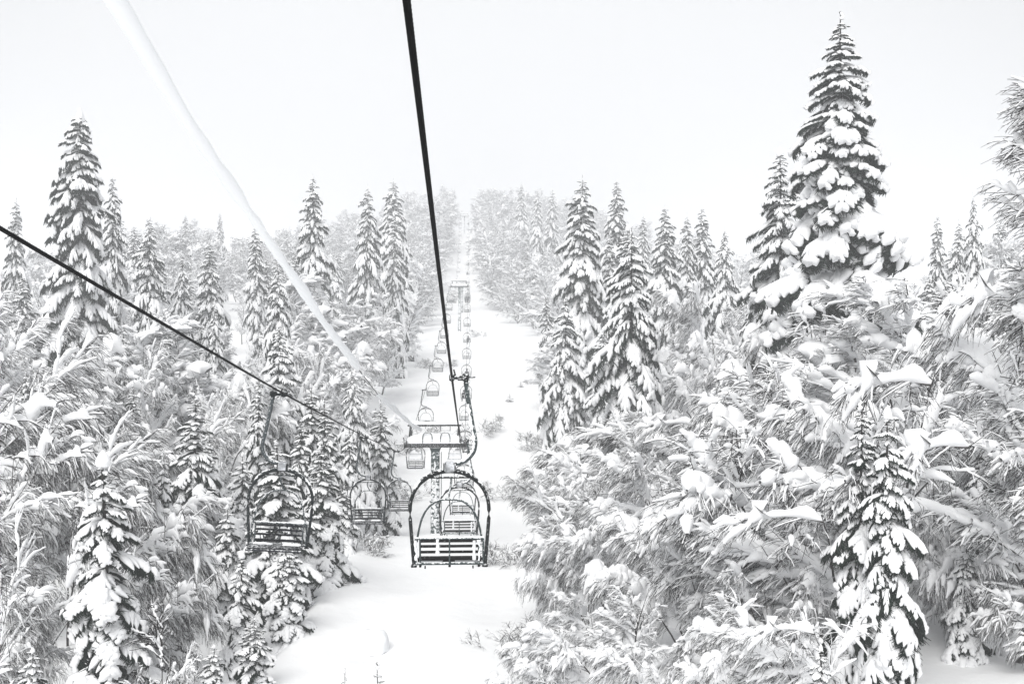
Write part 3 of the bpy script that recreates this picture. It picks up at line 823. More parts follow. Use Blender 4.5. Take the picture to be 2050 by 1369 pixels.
# broadleaved trees that stand out (px, top, distance, half width, kind, label)
NEAR = [
    (1700, 560, 39, 235, BEECH[1], 'great spreading beech in front of the tallest spruce, forked stem dark inside', 0.3),
    (1520, 640, 45, 150, ARCH[3], 'beech with long white arms sweeping down toward the lift', 0.3),
    (1600, 720, 34, 170, ARCH[0], 'bowed tree with a broad white arch over black twigs', 0.3),
    (1430, 790, 37, 150, ARCH[1], 'bowed tree trailing curtains of twigs next to the broad white arch', 0.3),
    (1330, 880, 41, 110, ARCH[2], 'rounded bowed tree below the dark-hearted spruce', 0.4),
    (1205, 860, 50, 85, ARCH[3], 'feathery bowed tree at the cut with a thin curved crest', 0.2),
    (1130, 940, 47, 62, ARCH[0], 'small grey bowed tree closest to the chairs', 0.2),
    (1230, 930, 36, 120, ARCH[1], 'tree bent over like a white wave above the twigs', 0.3),
    (1150, 1040, 36, 90, ARCH[0], 'low bowed tree whose twigs brush the open slope', 0.2),
    (1300, 1010, 31, 130, ARCH[2], 'tangled bowed tree with a hollow of dark twigs', 0.4),
    (1500, 960, 30, 170, ARCH[0], 'tree with thick snow bolsters on level black branches', 0.3),
    (1420, 1120, 27, 130, ARCH[1], 'low wide tree beneath the snow bolsters', 0.3),
    (1180, 1170, 27, 110, ARCH[3], 'white forked tree with snow-clad stems near the bottom', 0.5),
    (1300, 1260, 23, 110, ARCH[2], 'lowest arched bush with a fat white back', 0.5),
    (1050, 1290, 26, 75, ARCH[2], 'snow-heaped bush at the foot of the open slope', 0.5),
    (1530, 1190, 24, 120, ARCH[0], 'brushy tree with drooping fans beside the fringed fir', 0.4),
    (1600, 1050, 29, 100, ARCH[3], 'thicket of black twigs behind the fringed fir', 0.5),
    (1110, 1060, 35, 75, ARCH[2], 'rounded little tree with hanging tips at the slope edge', 0.2),
    (1125, 1190, 30, 70, ARCH[1], 'white drooping tree low at the slope edge', 0.2),
    (2040, 1120, 29.5, 60, ARCHD[1], 'small twiggy tree at the edge of the open patch of snow', 0.3),
    (1880, 640, 42, 130, ARCH[3], 'beech bowed away from the tallest spruce', 1.5),
    (1900, 860, 33, 130, ARCH[1], 'dark bare tree between the twin fir and the hooded one', 1.5),
    (1962, 235, 31, 165, DARK, 'high dark-twigged beech cut by the picture edge, its arm reaching over the sky', 0.0),
    (2010, 560, 36, 130, ARCH[0], 'grey beech below the reaching arm', 0.4),
    (2010, 930, 35, 110, ARCH[3], 'bare tree with clotted snow at the picture edge', 1.0),
    (1880, 1090, 34, 60, ARCH[2], 'small drooping tree over the open patch of snow', 1.0),
    (60, 590, 52, 130, ARCH[3], 'beech spreading under the tall round-topped fir', 0.5),
    (-10, 640, 42, 150, ARCHD[0], 'bowed beech entering from the picture edge, white upper arms', 0.3),
    (120, 760, 43, 130, ARCHD[1], 'bowed beech with a comb of drooping grey twigs', 0.3),
    (30, 860, 33, 150, ARCHD[0], 'dense grey beech with steeply hanging twigs', 0.3),
    (200, 850, 37, 110, ARCHD[1], 'dark tangled beech behind the hooded fir', 0.5),
    (300, 800, 46, 90, ARCHD[0], 'beech with level snow-padded boughs by the perfect white fir', 0.6),
    (350, 690, 56, 90, ARCH[3], 'beech with a bright white stem below the rounded snowy fir', 0.6),
    (430, 640, 66, 95, BEECH[1], 'forked beech with a leaning white trunk', 0.4),
    (480, 770, 52, 80, ARCH[0], 'beech holding white boughs behind the big descending chair', 0.5),
    (300, 960, 33, 80, ARCHD[1], 'low dark beech in the gap between two white firs', 0.5),
    (20, 1060, 25, 90, ARCHD[0], 'snow-capped dome of twigs at the lower picture edge', 0.5),
    (110, 1090, 28, 80, ARCHD[0], 'brush of grey twigs beside the hooded fir', 0.5),
    (330, 1080, 29, 70, ARCHD[1], 'thin brush under the drooping little fir', 0.8),
    (300, 1290, 23, 50, ARCHD[0], 'arched bush at the bottom next to the hooded fir', 0.8),
    (668, 560, 108, 80, BEECH[1], 'wide white-veined beech below the dark-bellied fir', 0.3),
    (712, 600, 115, 80, BEECH[0], 'round-shouldered beech bulging toward the descending chairs', 0.3),
    (640, 640, 92, 90, ARCH[3], 'bowed beech under the tall shapely fir', 0.3),
    (738, 650, 125, 50, ARCH[0], 'drooping beech at the edge of the cut by the descending chairs', 0.3),
    (690, 720, 88, 70, ARCH[1], 'hanging beech just past the end of the snow-wrapped cable', 0.3),
    (600, 700, 74, 70, ARCH[0], 'bare beech behind the stout fir', 0.4),
    (1350, 590, 84, 90, ARCH[1], 'pale bowed beech under the skyline row', 0.4),
    (1440, 600, 78, 80, ARCH[3], 'pale beech below the full spruce of the skyline row', 0.4),
    (1400, 680, 66, 90, ARCH[2], 'white-fringed beech beside the dark-hearted spruce', 0.4),
    (1120, 660, 118, 42, BEECH[1], 'bluish beech leaning over the cut beside the white spruce', 0.2),
]
for px, yt, d, hw, kd, lab, jt in NEAR:
    broad(kd, px, yt, d, hw, lab, 'bowed_tree' if kd in ARCH + ARCHD else 'beech_tree', 'tree', jit=jt)

# ------------------------------------------------------------------ the wood: trees behind and between, tree by tree
TL = np.array([[-200, 560], [0, 540], [100, 500], [230, 420], [290, 403], [350, 432], [420, 434], [500, 432], [560, 436], [620, 450], [700, 420], [760, 430], [815, 382], [860, 372], [905, 376],
               [916, 420], [957, 420], [962, 380], [1000, 370], [1050, 374], [1100, 384], [1160, 405], [1220, 432], [1300, 442], [1400, 470], [1480, 505], [1520, 545], [1620, 600], [1700, 560], [1850, 560], [1900, 500], [1950, 440], [2050, 400], [2250, 400]], float)


def side_words(x, d):
    return 'descending-chairs side' if x < edge_l(d) + 1 else 'ascending-chairs side'


BANDS = [(60, 'bare snow-crusted tree filling the close thicket on the %s'), (110, 'bare snow-crusted tree in the thick of the wood on the %s'),
         (190, 'bare frosted tree halfway up the wooded slope on the %s'), (290, 'pale frosted tree of the hazy wood on the %s'), (900, 'fog-grey tree of the farthest wood on the %s')]


def fill(d0, d1, gap, kinds, hh, count, over=0.7, pxr=(-60, 2110)):
    got = 0
    for _ in range(count * 60):
        if got >= count:
            break
        d = math.sqrt(rs.uniform(d0 ** 2, d1 ** 2))
        x = rs.uniform((pxr[0] - CX) / F * d, (pxr[1] - CX) / F * d)
        kd = kinds[rs.integers(0, len(kinds))]
        H = rs.uniform(*hh)
        rad = kd[4] * H / kd[3]
        rad += abs(kd[5]) * H / kd[3]
        rad *= 1.6 if d > 280 else 1
        if edge_l(d) - over * rad < x < edge_r(d) + over * rad:
            continue
        if any((x - a) ** 2 + (d - b) ** 2 < max(gap, 0.5 * c) ** 2 for a, b, c in taken):
            continue
        zg = float(ground(x, d)) - 0.2
        px = CX + x / d * F
        if px > 1800 and d < 34:                          # the open patch of snow
            continue
        ztl = -(np.interp(px, TL[:, 0], TL[:, 1]) + rs.uniform(0, 12) - CY) / F * d
        if (d < 92 and 1040 < px < 1340) or (d < 60 and 250 < px < 760):    # low growth before the firs
            ztl = min(ztl, -((890 if px > 900 else 930) - CY) / F * d)
        H = min(H, ztl - zg)
        if H < min(hh[0] * 0.6, 4.5 if d < 60 else 99):
            continue
        taken.append((x, d, 0.3))
        for far, text in BANDS:
            if d < far:
                break
        lab = text % side_words(x, d)
        lean = (0 if x < edge_l(d) + 1 else pi) + rs.normal() * (0.5 if d < 130 else 2)
        plant('bare_tree', kd, (x, d, zg), H, rs.uniform(0.9, 1.25), lean, lab, 'tree', lab.replace('tree', 'trees', 1))
        got += 1
    return got


print('fill', fill(22, 60, 3.2, ARCH + ARCHD, (4.5, 8.0), 34), fill(60, 115, 5.2, [ARCH[0], ARCH[3], BEECH[0], BEECH[1]], (8, 13), 62), fill(115, 200, 7.5, BEECH, (11, 16), 62),
      fill(200, 300, 9.5, [BEECH[2]] + FARTREE, (13, 18), 62, pxr=(150, 1560)), fill(300, 400, 10.5, FARTREE, (17, 23), 62, pxr=(200, 1520)), fill(400, 520, 10, FARTREE, (18, 25), 60, pxr=(600, 1300)))
# the two walls of trees along the cut, up to the crest
for sgn in (-1, 1):
    for d in np.arange(130, 500, 13.0):
        d = d + rs.uniform(-4, 4)
        kd = FARTREE[rs.integers(0, 2)] if d > 230 else BEECH[rs.integers(0, 3)]
        H = rs.uniform(12, 17) + (5 if d > 280 else 0)
        rad = kd[4] * H / kd[3]
        x = float(edge_l(d) - (1.2 if d < 200 or d > 280 else 0.9) * rad if sgn < 0 else edge_r(d) + (0.9 if d < 280 else 1.2) * rad) + rs.uniform(-1, 1)
        if any((x - a) ** 2 + (d - b) ** 2 < 16 for a, b, c in taken):
            continue
        taken.append((x, d, 0.3))
        lab = 'frosted tree lining the cut on the ' + ('descending-chairs side' if sgn < 0 else 'ascending-chairs side')
        plant('bare_tree', kd, (x, d, float(ground(x, d)) - 1.6), H + 1.4, rs.uniform(0.9, 1.2), rs.uniform(0, 6.28), lab, 'tree', lab.replace('tree', 'trees', 1))

# more firs sprinkled through the wood
for q in range(46):
    for _ in range(80):
        d = rs.uniform(60, 230)
        px = rs.uniform(0, 2050)
        x = (px - CX) / F * d
        if edge_l(d) - 4 < x < edge_r(d) + 4 or any((x - a) ** 2 + (d - b) ** 2 < 9 for a, b, c in taken):
            continue
        zg = float(ground(x, d))
        H = min(rs.uniform(10, 19), -(np.interp(px, TL[:, 0], TL[:, 1]) - CY) / F * d - zg)
        if H < 6:
            continue
        taken.append((x, d, 0.3))
        lab = 'lesser fir showing between the bare trees on the ' + side_words(x, d)
        plant('snowy_fir', SPRUCE[rs.integers(0, 4)], (x, d, zg), H, 1.0, rs.uniform(0, 6.28), lab, 'fir tree', lab.replace('fir', 'firs', 1))
        break

# brush poking through the open snow of the cut
for px, py, d, h, lab in [(962, 800, 108, 3.0, 'rounded bare bush on the open snow below the upper pylons'), (850, 800, 106, 2.4, 'twiggy bush under the descending chairs'), (800, 815, 100, 2.6, 'frosted bush at the wooded edge under the descending chairs'),
                          
                          (845, 720, 160, 2.2, 'faint twigs under the descending chairs, higher up'), (900, 715, 162, 1.8, 'faint twigs between the two lines of chairs'), (960, 670, 205, 2.0, 'twigs just below the twin pylon foot'),
                          (1065, 815, 102, 2.6, 'frosted bush at the ascending edge of the cut'), (1000, 880, 84, 2.6, 'bush beneath the ascending chairs by the pylon'), (820, 880, 84, 2.6, 'bush behind the pylon crossarm')]:
    x = (px - CX) / F * d
    plant('bare_bush', SHRUB[int(px) % 2], (x, d, float(ground(x, d)) - 0.1), h * 0.75, 1.0, rs.uniform(0, 6.28), lab, 'bush')
for px, d, h, kd, lab in [(1000, 33, 1.5, SHRUB[0], 'spray of bare twigs at the foot of the open slope'), (735, 47, 1.4, SHRUB[1], 'low twigs on the snow hump near the small descending chairs'), (1010, 46, 1.6, SHRUB[1], 'thin bush at the slope edge behind the big near chair')]:
    x = (px - CX) / F * d
    plant('bare_bush', kd, (x, d, float(ground(x, d)) - 0.1), h * 0.75, 1.0, rs.uniform(0, 6.28), lab, 'bush')
x = (330 - CX) / F * 25.0
plant('bare_sapling', SAPSTEM, (x, 25.0, float(ground(x, 25.0))), 3.2, 1.0, 0.4, 'thin bare sapling with upswept dark twigs beside the hooded fir', 'sapling')
# ------------------------------------------------------------------ the chairlift
YAW = math.atan(0.0433)                       # the line runs a little to the west of the camera's axis
GAUGE = 3.6


def smooth_tab(xs, zs, win=11):
    gd = np.arange(-20.0, 700.0, 0.5)
    gz = np.interp(gd, xs, zs)
    k = np.hanning(win * 2 + 1)
    k /= k.sum()
    return gd, np.convolve(np.pad(gz, win, mode='reflect', reflect_type='odd'), k, mode='valid')


UPT = smooth_tab([-20, 0, 4.6, 17, 34, 51, 62, 68, 85, 102, 119, 136, 153, 170, 187, 204, 218, 235, 259, 300, 320, 337, 354, 371, 388, 405, 422, 439, 456, 465, 500, 560, 700],
                 [5.95, 2.4, 1.6, -0.62, -3.38, -5.65, -6.6, -6.85, -6.0, -4.85, -3.65, -1.54, 0.6, 3.1, 6.1, 9.3, 12.3, 12.6, 13.3, 16.9, 19.5, 22.7, 26.5, 31, 36.4, 41.4, 46.7, 52, 56.7, 58.8, 63, 64.5, 65])
DNT = smooth_tab([-20, 0, 8.2, 20.7, 38, 55, 62, 72, 90, 107, 124, 141, 158, 175, 192, 209, 218, 235, 259, 300, 320, 337, 354, 371, 388, 405, 422, 439, 456, 465, 500, 560, 700],
                 [5.7, 2.3, 0.95, -1.06, -3.65, -6.1, -6.6, -5.9, -4.2, -2.4, -0.33, 1.7, 3.9, 6.6, 9.4, 11.6, 12.3, 12.6, 13.3, 16.9, 19.5, 22.7, 26.5, 31, 36.4, 41.4, 46.7, 52, 56.7, 58.8, 63, 64.5, 65])


def rope_pt(tab, d, x0):
    d = np.asarray(d, float)
    return np.stack([x0 - 0.0433 * d, d, np.interp(d, tab[0], tab[1])], -1)


X_UP, X_DN = -0.29, -0.29 - GAUGE


def rope_mesh(tab, x0, seed):
    g = Geo()
    d = np.arange(-14, 30, 0.018)
    P = rope_pt(tab, d, x0)
    T = unit(np.gradient(P, axis=0))
    side = unit(np.cross(T, np.array([0, 0, 1.0])))
    up = np.cross(side, T)
    S = 24
    a = np.arange(S) * 2 * pi / S
    tw = d * 2 * pi / 0.26
    r = 0.0170 + 0.0038 * np.abs(np.cos(3 * (a[None] - tw[:, None])))
    V = P[:, None] + r[..., None] * (np.cos(a)[None, :, None] * side[:, None] + np.sin(a)[None, :, None] * up[:, None])
    k, s = np.meshgrid(np.arange(len(d) - 1), np.arange(S), indexing='ij')
    s2 = (s + 1) % S
    g.add(V, np.stack([k * S + s, k * S + s2, k * S + S + s2, k * S + S + s], -1))
    d2 = np.arange(29.9, 600, 2.0)
    g.tubes(rope_pt(tab, d2, x0), np.full(len(d2), 0.018), 6)
    return g.mesh('haul_rope', ROPE)


tag(link('haul_rope', rope_mesh(UPT, X_UP, 1)), 'thick black steel rope overhead that carries the ascending chairs', 'cable')
tag(link('haul_rope', rope_mesh(DNT, X_DN, 2)), 'black steel rope slanting in from the side that carries the descending chairs', 'cable')

# the signal cable, cased in a sleeve of snow
CAB = smooth_tab([-20, 0, 8.1, 10.2, 13.2, 19, 25.8, 32, 53, 60, 62, 64, 700], [9.6, 4.65, 2.78, 2.25, 1.70, 0.55, -0.66, -1.72, -4.55, -5.30, -5.45, -5.45, -5.4], 3)
CX0 = -2.9
t = thing('snowy_cable', (0, 0, 0), 'thin signal cable cased in a fat white sleeve of snow, running down to the pylon', 'cable')
d = np.arange(-12, 62.2, 0.5)
g = Geo()
g.tubes(rope_pt(CAB, d, CX0), np.full(len(d), 0.011), 6)
link('wire', g.mesh('wire', ROPE), t)
rg = np.random.default_rng(5)
for d0, d1, r0, r1 in ((-10, 26.3, 0.072, 0.085), (26.9, 27.6, 0.03, 0.03), (31.6, 60.5, 0.075, 0.10)):
    d = np.arange(d0, d1, 0.06)
    P = rope_pt(CAB, d, CX0)
    n1 = np.interp(d, np.arange(d0, d1 + 2, 0.55), rg.normal(size=len(np.arange(d0, d1 + 2, 0.55))))
    n2 = np.interp(d, np.arange(d0, d1 + 2, 2.3), rg.normal(size=len(np.arange(d0, d1 + 2, 2.3))))
    r = np.linspace(r0, r1, len(d)) * (1 + 0.13 * n1 + 0.17 * n2).clip(0.6, 1.5)
    end = np.minimum(np.arange(len(d)), np.arange(len(d))[::-1])
    r *= np.clip(end / 5.0, 0.1, 1) ** 0.5
    P[:, 2] += r * 0.35
    P[:, 0] += 0.012 * n2
    g = Geo()
    g.tubes(P, r, 12, flat=1.12)
    link('snow_sleeve', g.mesh('snow_sleeve', SNOWP), t)


def bez(pts, n=24):
    """a smooth line through the given points"""
    p = np.array(pts, float)
    m = np.gradient(p, axis=0)
    out = []
    seg = max(2, n // (len(p) - 1))
    for i in range(len(p) - 1):
        s = np.linspace(0, 1, seg, endpoint=False)[:, None]
        h = [2 * s ** 3 - 3 * s ** 2 + 1, s ** 3 - 2 * s ** 2 + s, -2 * s ** 3 + 3 * s ** 2, s ** 3 - s ** 2]
        out.append(h[0] * p[i] + h[1] * m[i] + h[2] * p[i + 1] + h[3] * m[i + 1])
    out.append(p[-1:])
    return np.concatenate(out)


def tube(g, pts, r, S=8, mi=0):
    pts = np.array(pts, float)
    g.tubes(pts[None], np.full((1, len(pts)), r), S, mi, caps=True)


def chair_parts(STEEL, STEEL2, WOOD):
    """{part name: mesh} of one double chair; the origin is on the rope, the rider looks to +y"""
    rg = np.random.default_rng(77)
    out = {}
    g = Geo()                                             # grip
    g.box((-0.045, -0.16, -0.055), (0.045, 0.16, 0.055), bevel=0.015)
    tube(g, [(0.0, 0, 0.0), (0.27, 0, 0.0)], 0.034)
    g.box((0.17, -0.08, -0.06), (0.29, 0.08, 0.06), bevel=0.015)
    tube(g, [(0.06, 0.05, 0.03), (0.03, 0.09, 0.13)], 0.014, 6)
    tube(g, [(0.29, 0, 0.0), (0.40, 0, 0.005)], 0.012, 6)
    tube(g, [(0.10, -0.1, -0.03), (0.22, -0.1, -0.03)], 0.02, 6)
    g.box((0.20, -0.03, -0.13), (0.27, 0.03, -0.04), bevel=0.01)
    out['grip'] = g.mesh('grip', STEEL)
    g = Geo()                                             # hanger
    hp = bez([(0.235, 0, -0.03), (0.275, 0, -0.35), (0.33, 0, -0.70), (0.385, 0, -1.0), (0.395, 0, -1.14), (0.36, 0, -1.28), (0.25, 0, -1.40), (0.12, 0, -1.455), (0.02, 0, -1.475)], 48)
    g.tubes(hp[None], np.full((1, len(hp)), 0.040), 10, caps=True)
    out['hanger'] = g.mesh('hanger', STEEL2)
    g = Geo()
    hs_ = hp[8:44].copy()
    hs_ += np.array([-0.018, -0.022, 0.016])
    g.tubes(hs_[None], (0.026 + 0.006 * rg.normal(size=(1, len(hs_)))).clip(0.012, 0.04), 7)
    out['hanger_snow'] = g.mesh('hanger_snow', SNOWP)
    g = Geo()                                             # the box that joins hanger and hoop
    g.box((-0.125, -0.08, -1.605), (0.045, 0.08, -1.435), bevel=0.018)
    out['joint_box'] = g.mesh('joint_box', RIME)
    g = Geo()
    for x in (-0.112, 0.032):
        for z in (-1.585, -1.455):
            g.box((x - 0.011, -0.098, z - 0.011), (x + 0.011, -0.078, z + 0.011), bevel=0.004)
    g.box((0.046, -0.07, -1.60), (0.066, 0.07, -1.44), bevel=0.006)
    g.box((-0.146, -0.07, -1.60), (-0.126, 0.07, -1.46), bevel=0.006)
    out['bolt'] = g.mesh('bolt', STEEL)
    cx = -0.04
    g = Geo()                                             # hoop
    th = np.linspace(0, pi, 33)
    arc = np.stack([cx + 0.672 * np.cos(th), 0 * th, -2.26 + 0.66 * np.sin(th) ** 0.92], -1)
    hoop = np.concatenate([[(cx + 0.605, 0, -3.2), (cx + 0.63, 0, -2.9), (cx + 0.655, 0, -2.6), (cx + 0.67, 0, -2.4)], arc, [(cx - 0.67, 0, -2.4), (cx - 0.655, 0, -2.6), (cx - 0.63, 0, -2.9), (cx - 0.605, 0, -3.2)]])
    g.tubes(hoop[None], np.full((1, len(hoop)), 0.031), 10, caps=True)
    sl = arc[8:25]
    g.tubes((sl + np.array([0, 0, 0.012]))[None], np.full((1, len(sl)), 0.043), 10, caps=True)
    tube(g, [(cx - 0.35, 0, -1.705), (cx + 0.35, 0, -1.705)], 0.017)
    for sx in (-1, 1):
        g.box((cx + sx * 0.605 - 0.05, -0.06, -3.225), (cx + sx * 0.605 + 0.05, 0.06, -3.185), bevel=0.01)
    out['hoop'] = g.mesh('hoop', STEEL)
    g = Geo()                                             # rime on top of the hoop
    for a_, b_ in ((6, 15), (18, 28)):
        q = arc[a_:b_] * np.array([1, 1, 1]) + np.array([0, 0, 0.042])
        g.tubes(q[None], (0.020 * (1 + 0.35 * rg.normal(size=(1, len(q)))).clip(0.3, 1.8)), 6)
    out['hoop_snow'] = g.mesh('hoop_snow', SNOWP)
    g = Geo()                                             # safety bar, folded up
    sb = [(cx - 0.555, 0.02, -2.80), (cx - 0.535, 0, -2.66), (cx - 0.47, -0.05, -2.40), (cx - 0.36, -0.12, -2.20), (cx - 0.20, -0.17, -2.075), (cx, -0.19, -2.05), (cx + 0.20, -0.17, -2.075), (cx + 0.36, -0.12, -2.20), (cx + 0.47, -0.05, -2.40), (cx + 0.535, 0, -2.66), (cx + 0.555, 0.02, -2.80)]
    q = bez(sb, 60)
    g.tubes(q[None], np.full((1, len(q)), 0.018), 8, caps=True)
    q = bez([(cx + 0.03, 0.0, -1.70), (cx + 0.02, -0.04, -1.86), (cx - 0.02, -0.14, -1.98), (cx - 0.05, -0.19, -2.06)], 12)
    g.tubes(q[None], np.full((1, len(q)), 0.019), 8)
    out['safety_bar'] = g.mesh('safety_bar', STEEL2)
    g = Geo()                                             # backrest: frame, straps, four slats
    yb = lambda z: 0.0 + (z + 3.15) * -0.14
    for sx in (-1, 1):
        for xx in (0.50, 0.575):
            tube(g, [(cx + sx * xx, yb(-2.74), -2.74), (cx + sx * xx, yb(-3.16), -3.16)], 0.017)
    for x in (cx,):
        tube(g, [(x, yb(-2.74) - 0.02, -2.74), (x, yb(-3.16) - 0.02, -3.16)], 0.014)
    tube(g, [(cx - 0.585, yb(-2.735), -2.735), (cx + 0.585, yb(-2.735), -2.735)], 0.017)
    tube(g, [(cx - 0.60, yb(-3.17), -3.17), (cx + 0.60, yb(-3.17), -3.17)], 0.026)
    out['backrest_frame'] = g.mesh('backrest_frame', STEEL2)
    g = Geo()
    for z in (-2.775, -2.865, -2.965, -3.085):
        h = 0.042 if z > -3.0 else 0.055
        g.box((cx - 0.50, yb(z) - 0.012, z - h / 2 - 0.004), (cx + 0.50, yb(z) + 0.012, z + h / 2), bevel=0.006)
    out['backrest'] = g.mesh('backrest', WOOD)
    g = Geo()                                             # snow clinging to the back
    for x, z0, z1 in ((-0.20, -3.02, -2.74), (0.42, -3.10, -2.77), (-0.57, -3.10, -2.76), (0.50, -3.12, -2.76)):
        zz = np.linspace(z0, z1, 7)
        g.tubes(np.stack([cx + x + 0.008 * rg.normal(size=7), yb(zz) - 0.03, zz], -1)[None], (0.024 * (1 + 0.3 * rg.normal(size=(1, 7)))).clip(0.008, 0.04), 6, caps=True)
    xx = np.linspace(-0.58, 0.58, 26)
    g.tubes(np.stack([cx + xx, 0 * xx + yb(-2.73), 0 * xx - 2.712], -1)[None], (0.012 * (1 + 0.5 * rg.normal(size=(1, 26)))).clip(0.002, 0.022), 6)
    out['back_snow'] = g.mesh('back_snow', SNOWP)
    g = Geo()                                             # seat
    for y in np.linspace(0.05, 0.47, 5):
        g.box((cx - 0.55, y - 0.036, -3.175), (cx + 0.55, y + 0.036, -3.148), bevel=0.006)
    for sx in (-1, 0, 1):
        g.box((cx + sx * 0.5 - 0.02, 0.0, -3.235), (cx + sx * 0.5 + 0.02, 0.50, -3.178), bevel=0.006)
    tube(g, [(cx - 0.57, 0.50, -3.20), (cx + 0.57, 0.50, -3.20)], 0.024)
    for x in (-0.42, 0.40):
        tube(g, [(cx + x, 0.1, -3.23), (cx + x, 0.08, -3.275)], 0.013, 6)
    out['seat'] = g.mesh('seat', WOOD)
    g = Geo()
    g.pillow((cx - 0.50, 0.02, -3.146), (cx - 0.12, 0.20, -3.115), rg, nx=12, ny=6, lump=0.3, base_drop=0.0)
    g.pillow((cx + 0.1, 0.03, -3.146), (cx + 0.5, 0.16, -3.12), rg, nx=12, ny=6, lump=0.3, base_drop=0.0)
    out['seat_snow'] = g.mesh('seat_snow', SNOWP)
    return out


CH = chair_parts(STEEL, STEEL2, WOOD)
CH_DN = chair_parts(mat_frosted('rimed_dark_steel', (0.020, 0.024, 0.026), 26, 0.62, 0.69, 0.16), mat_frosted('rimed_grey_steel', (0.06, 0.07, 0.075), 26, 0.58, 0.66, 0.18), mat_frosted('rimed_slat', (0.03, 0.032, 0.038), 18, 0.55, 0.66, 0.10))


def far_chair_mesh():
    g = Geo()
    cx = -0.04
    tube(g, [(0.0, 0, 0.0), (0.26, 0, 0.0)], 0.045, 5)
    q = bez([(0.235, 0, 0), (0.33, 0, -0.70), (0.395, 0, -1.14), (0.25, 0, -1.40), (0.0, 0, -1.49)], 12)
    g.tubes(q[None], np.full((1, len(q)), 0.034), 5)
    th = np.linspace(0, pi, 17)
    arc = np.stack([cx + 0.672 * np.cos(th), 0 * th, -2.26 + 0.66 * np.sin(th) ** 0.92], -1)
    hoop = np.concatenate([[(cx + 0.605, 0, -3.2)], arc, [(cx - 0.605, 0, -3.2)]])
    g.tubes(hoop[None], np.full((1, len(hoop)), 0.033), 5)
    g.box((cx - 0.09, -0.07, -1.61), (cx + 0.09, 0.07, -1.43))
    for z in (-2.77, -2.865, -2.965, -3.085):
        g.box((cx - 0.56, -0.02, z - 0.02), (cx + 0.56, 0.02, z + 0.02))
    g.box((cx - 0.57, 0.03, -3.21), (cx + 0.57, 0.50, -3.15))
    return g.mesh('far_chair', STEEL)


FARCH = far_chair_mesh()
ORD = ['first', 'second', 'third', 'fourth', 'fifth', 'sixth', 'seventh', 'eighth', 'ninth', 'tenth', 'eleventh', 'twelfth', 'thirteenth', 'fourteenth', 'fifteenth', 'sixteenth', 'seventeenth', 'eighteenth', 'nineteenth',
       'twentieth', 'twenty-first', 'twenty-second', 'twenty-third', 'twenty-fourth', 'twenty-fifth', 'twenty-sixth', 'twenty-seventh', 'twenty-eighth']


def chair(tab, x0, d, flip, label, group):
    p = rope_pt(tab, d, x0)
    rz = YAW + (pi if flip else 0)
    if d > 230:
        o = link('lift_chair', FARCH)
        o.location = p
        o.rotation_euler = (0, 0, rz)
        return tag(o, label, 'chairlift chair', group)
    t = thing('lift_chair', p, label, 'chairlift chair', group, rz)
    t.rotation_euler[1] = R_(-3.2) if flip and d < 25 else 0
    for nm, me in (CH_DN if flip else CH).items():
        link(nm, me, t)
    return t


# riders: one continuous body grown over a skeleton
def person_mesh(seed, spread):
    rg = np.random.default_rng(seed)
    J = [((0, 0.16, -2.99), 0.17), ((0, 0.10, -2.78), 0.165), ((0, 0.06, -2.58), 0.18), ((0, 0.06, -2.44), 0.075), ((0, 0.09, -2.34), 0.085), ((0, 0.10, -2.22), 0.105), ((0, 0.10, -2.13), 0.07)]
    E = [(0, 1), (1, 2), (2, 3), (3, 4), (4, 5), (5, 6)]
    for sx in (-1, 1):
        b = len(J)
        J += [((sx * 0.11, 0.24, -3.0), 0.10), ((sx * (0.13 + spread), 0.60, -2.99), 0.080), ((sx * (0.14 + spread), 0.66, -3.28), 0.065), ((sx * (0.15 + spread), 0.67, -3.46), 0.060), ((sx * (0.16 + spread * 1.1), 0.86, -3.52), 0.05)]
        E += [(0, b), (b, b + 1), (b + 1, b + 2), (b + 2, b + 3), (b + 3, b + 4)]
        b = len(J)
        J += [((sx * 0.20, 0.06, -2.54), 0.082), ((sx * 0.28, 0.16, -2.79), 0.062), ((sx * 0.20, 0.40, -2.88), 0.048), ((sx * 0.17, 0.49, -2.89), 0.040)]
        E += [(2, b), (b, b + 1), (b + 1, b + 2), (b + 2, b + 3)]
    me = bpy.data.meshes.new('rider_skeleton')
    me.from_pydata([j[0] for j in J], E, [])
    o = bpy.data.objects.new('rider_skeleton', me)
    C.objects.link(o)
    o.modifiers.new('skin', 'SKIN')
    for v, j in zip(me.skin_vertices[0].data, J):
        v.radius = (j[1], j[1])
    me.skin_vertices[0].data[0].use_root = True
    s = o.modifiers.new('smooth', 'SUBSURF')
    s.levels = s.render_levels = 2
    dg = bpy.context.evaluated_depsgraph_get()
    body = bpy.data.meshes.new_from_object(o.evaluated_get(dg))
    bpy.data.objects.remove(o)
    body.name = 'rider_body'
    body.materials.clear()
    body.materials.append(JACKET)
    body.polygons.foreach_set('use_smooth', np.ones(len(body.polygons), bool))
    return body


BODY = [person_mesh(1, 0.02), person_mesh(2, 0.09)]
g = Geo()
zz = np.linspace(0, 1, 8)
g.tubes(np.stack([0 * zz, 0.095 + 0.0 * zz, -2.27 + 0.19 * zz], -1)[None], (0.135 * np.sqrt(np.clip(1 - (zz * 1.0) ** 2.6, 0.001, 1)))[None], 14)
HELM = g.mesh('helmet', HELMET)


def rider(tab, x0, d, off, label, v=0):
    t = thing('person', rope_pt(tab, d, x0), label, 'person', 'riders going up', YAW)
    b = link('body', BODY[v], t)
    b.location = (off, 0, 0)
    h = link('helmet', HELM, b)
    return t


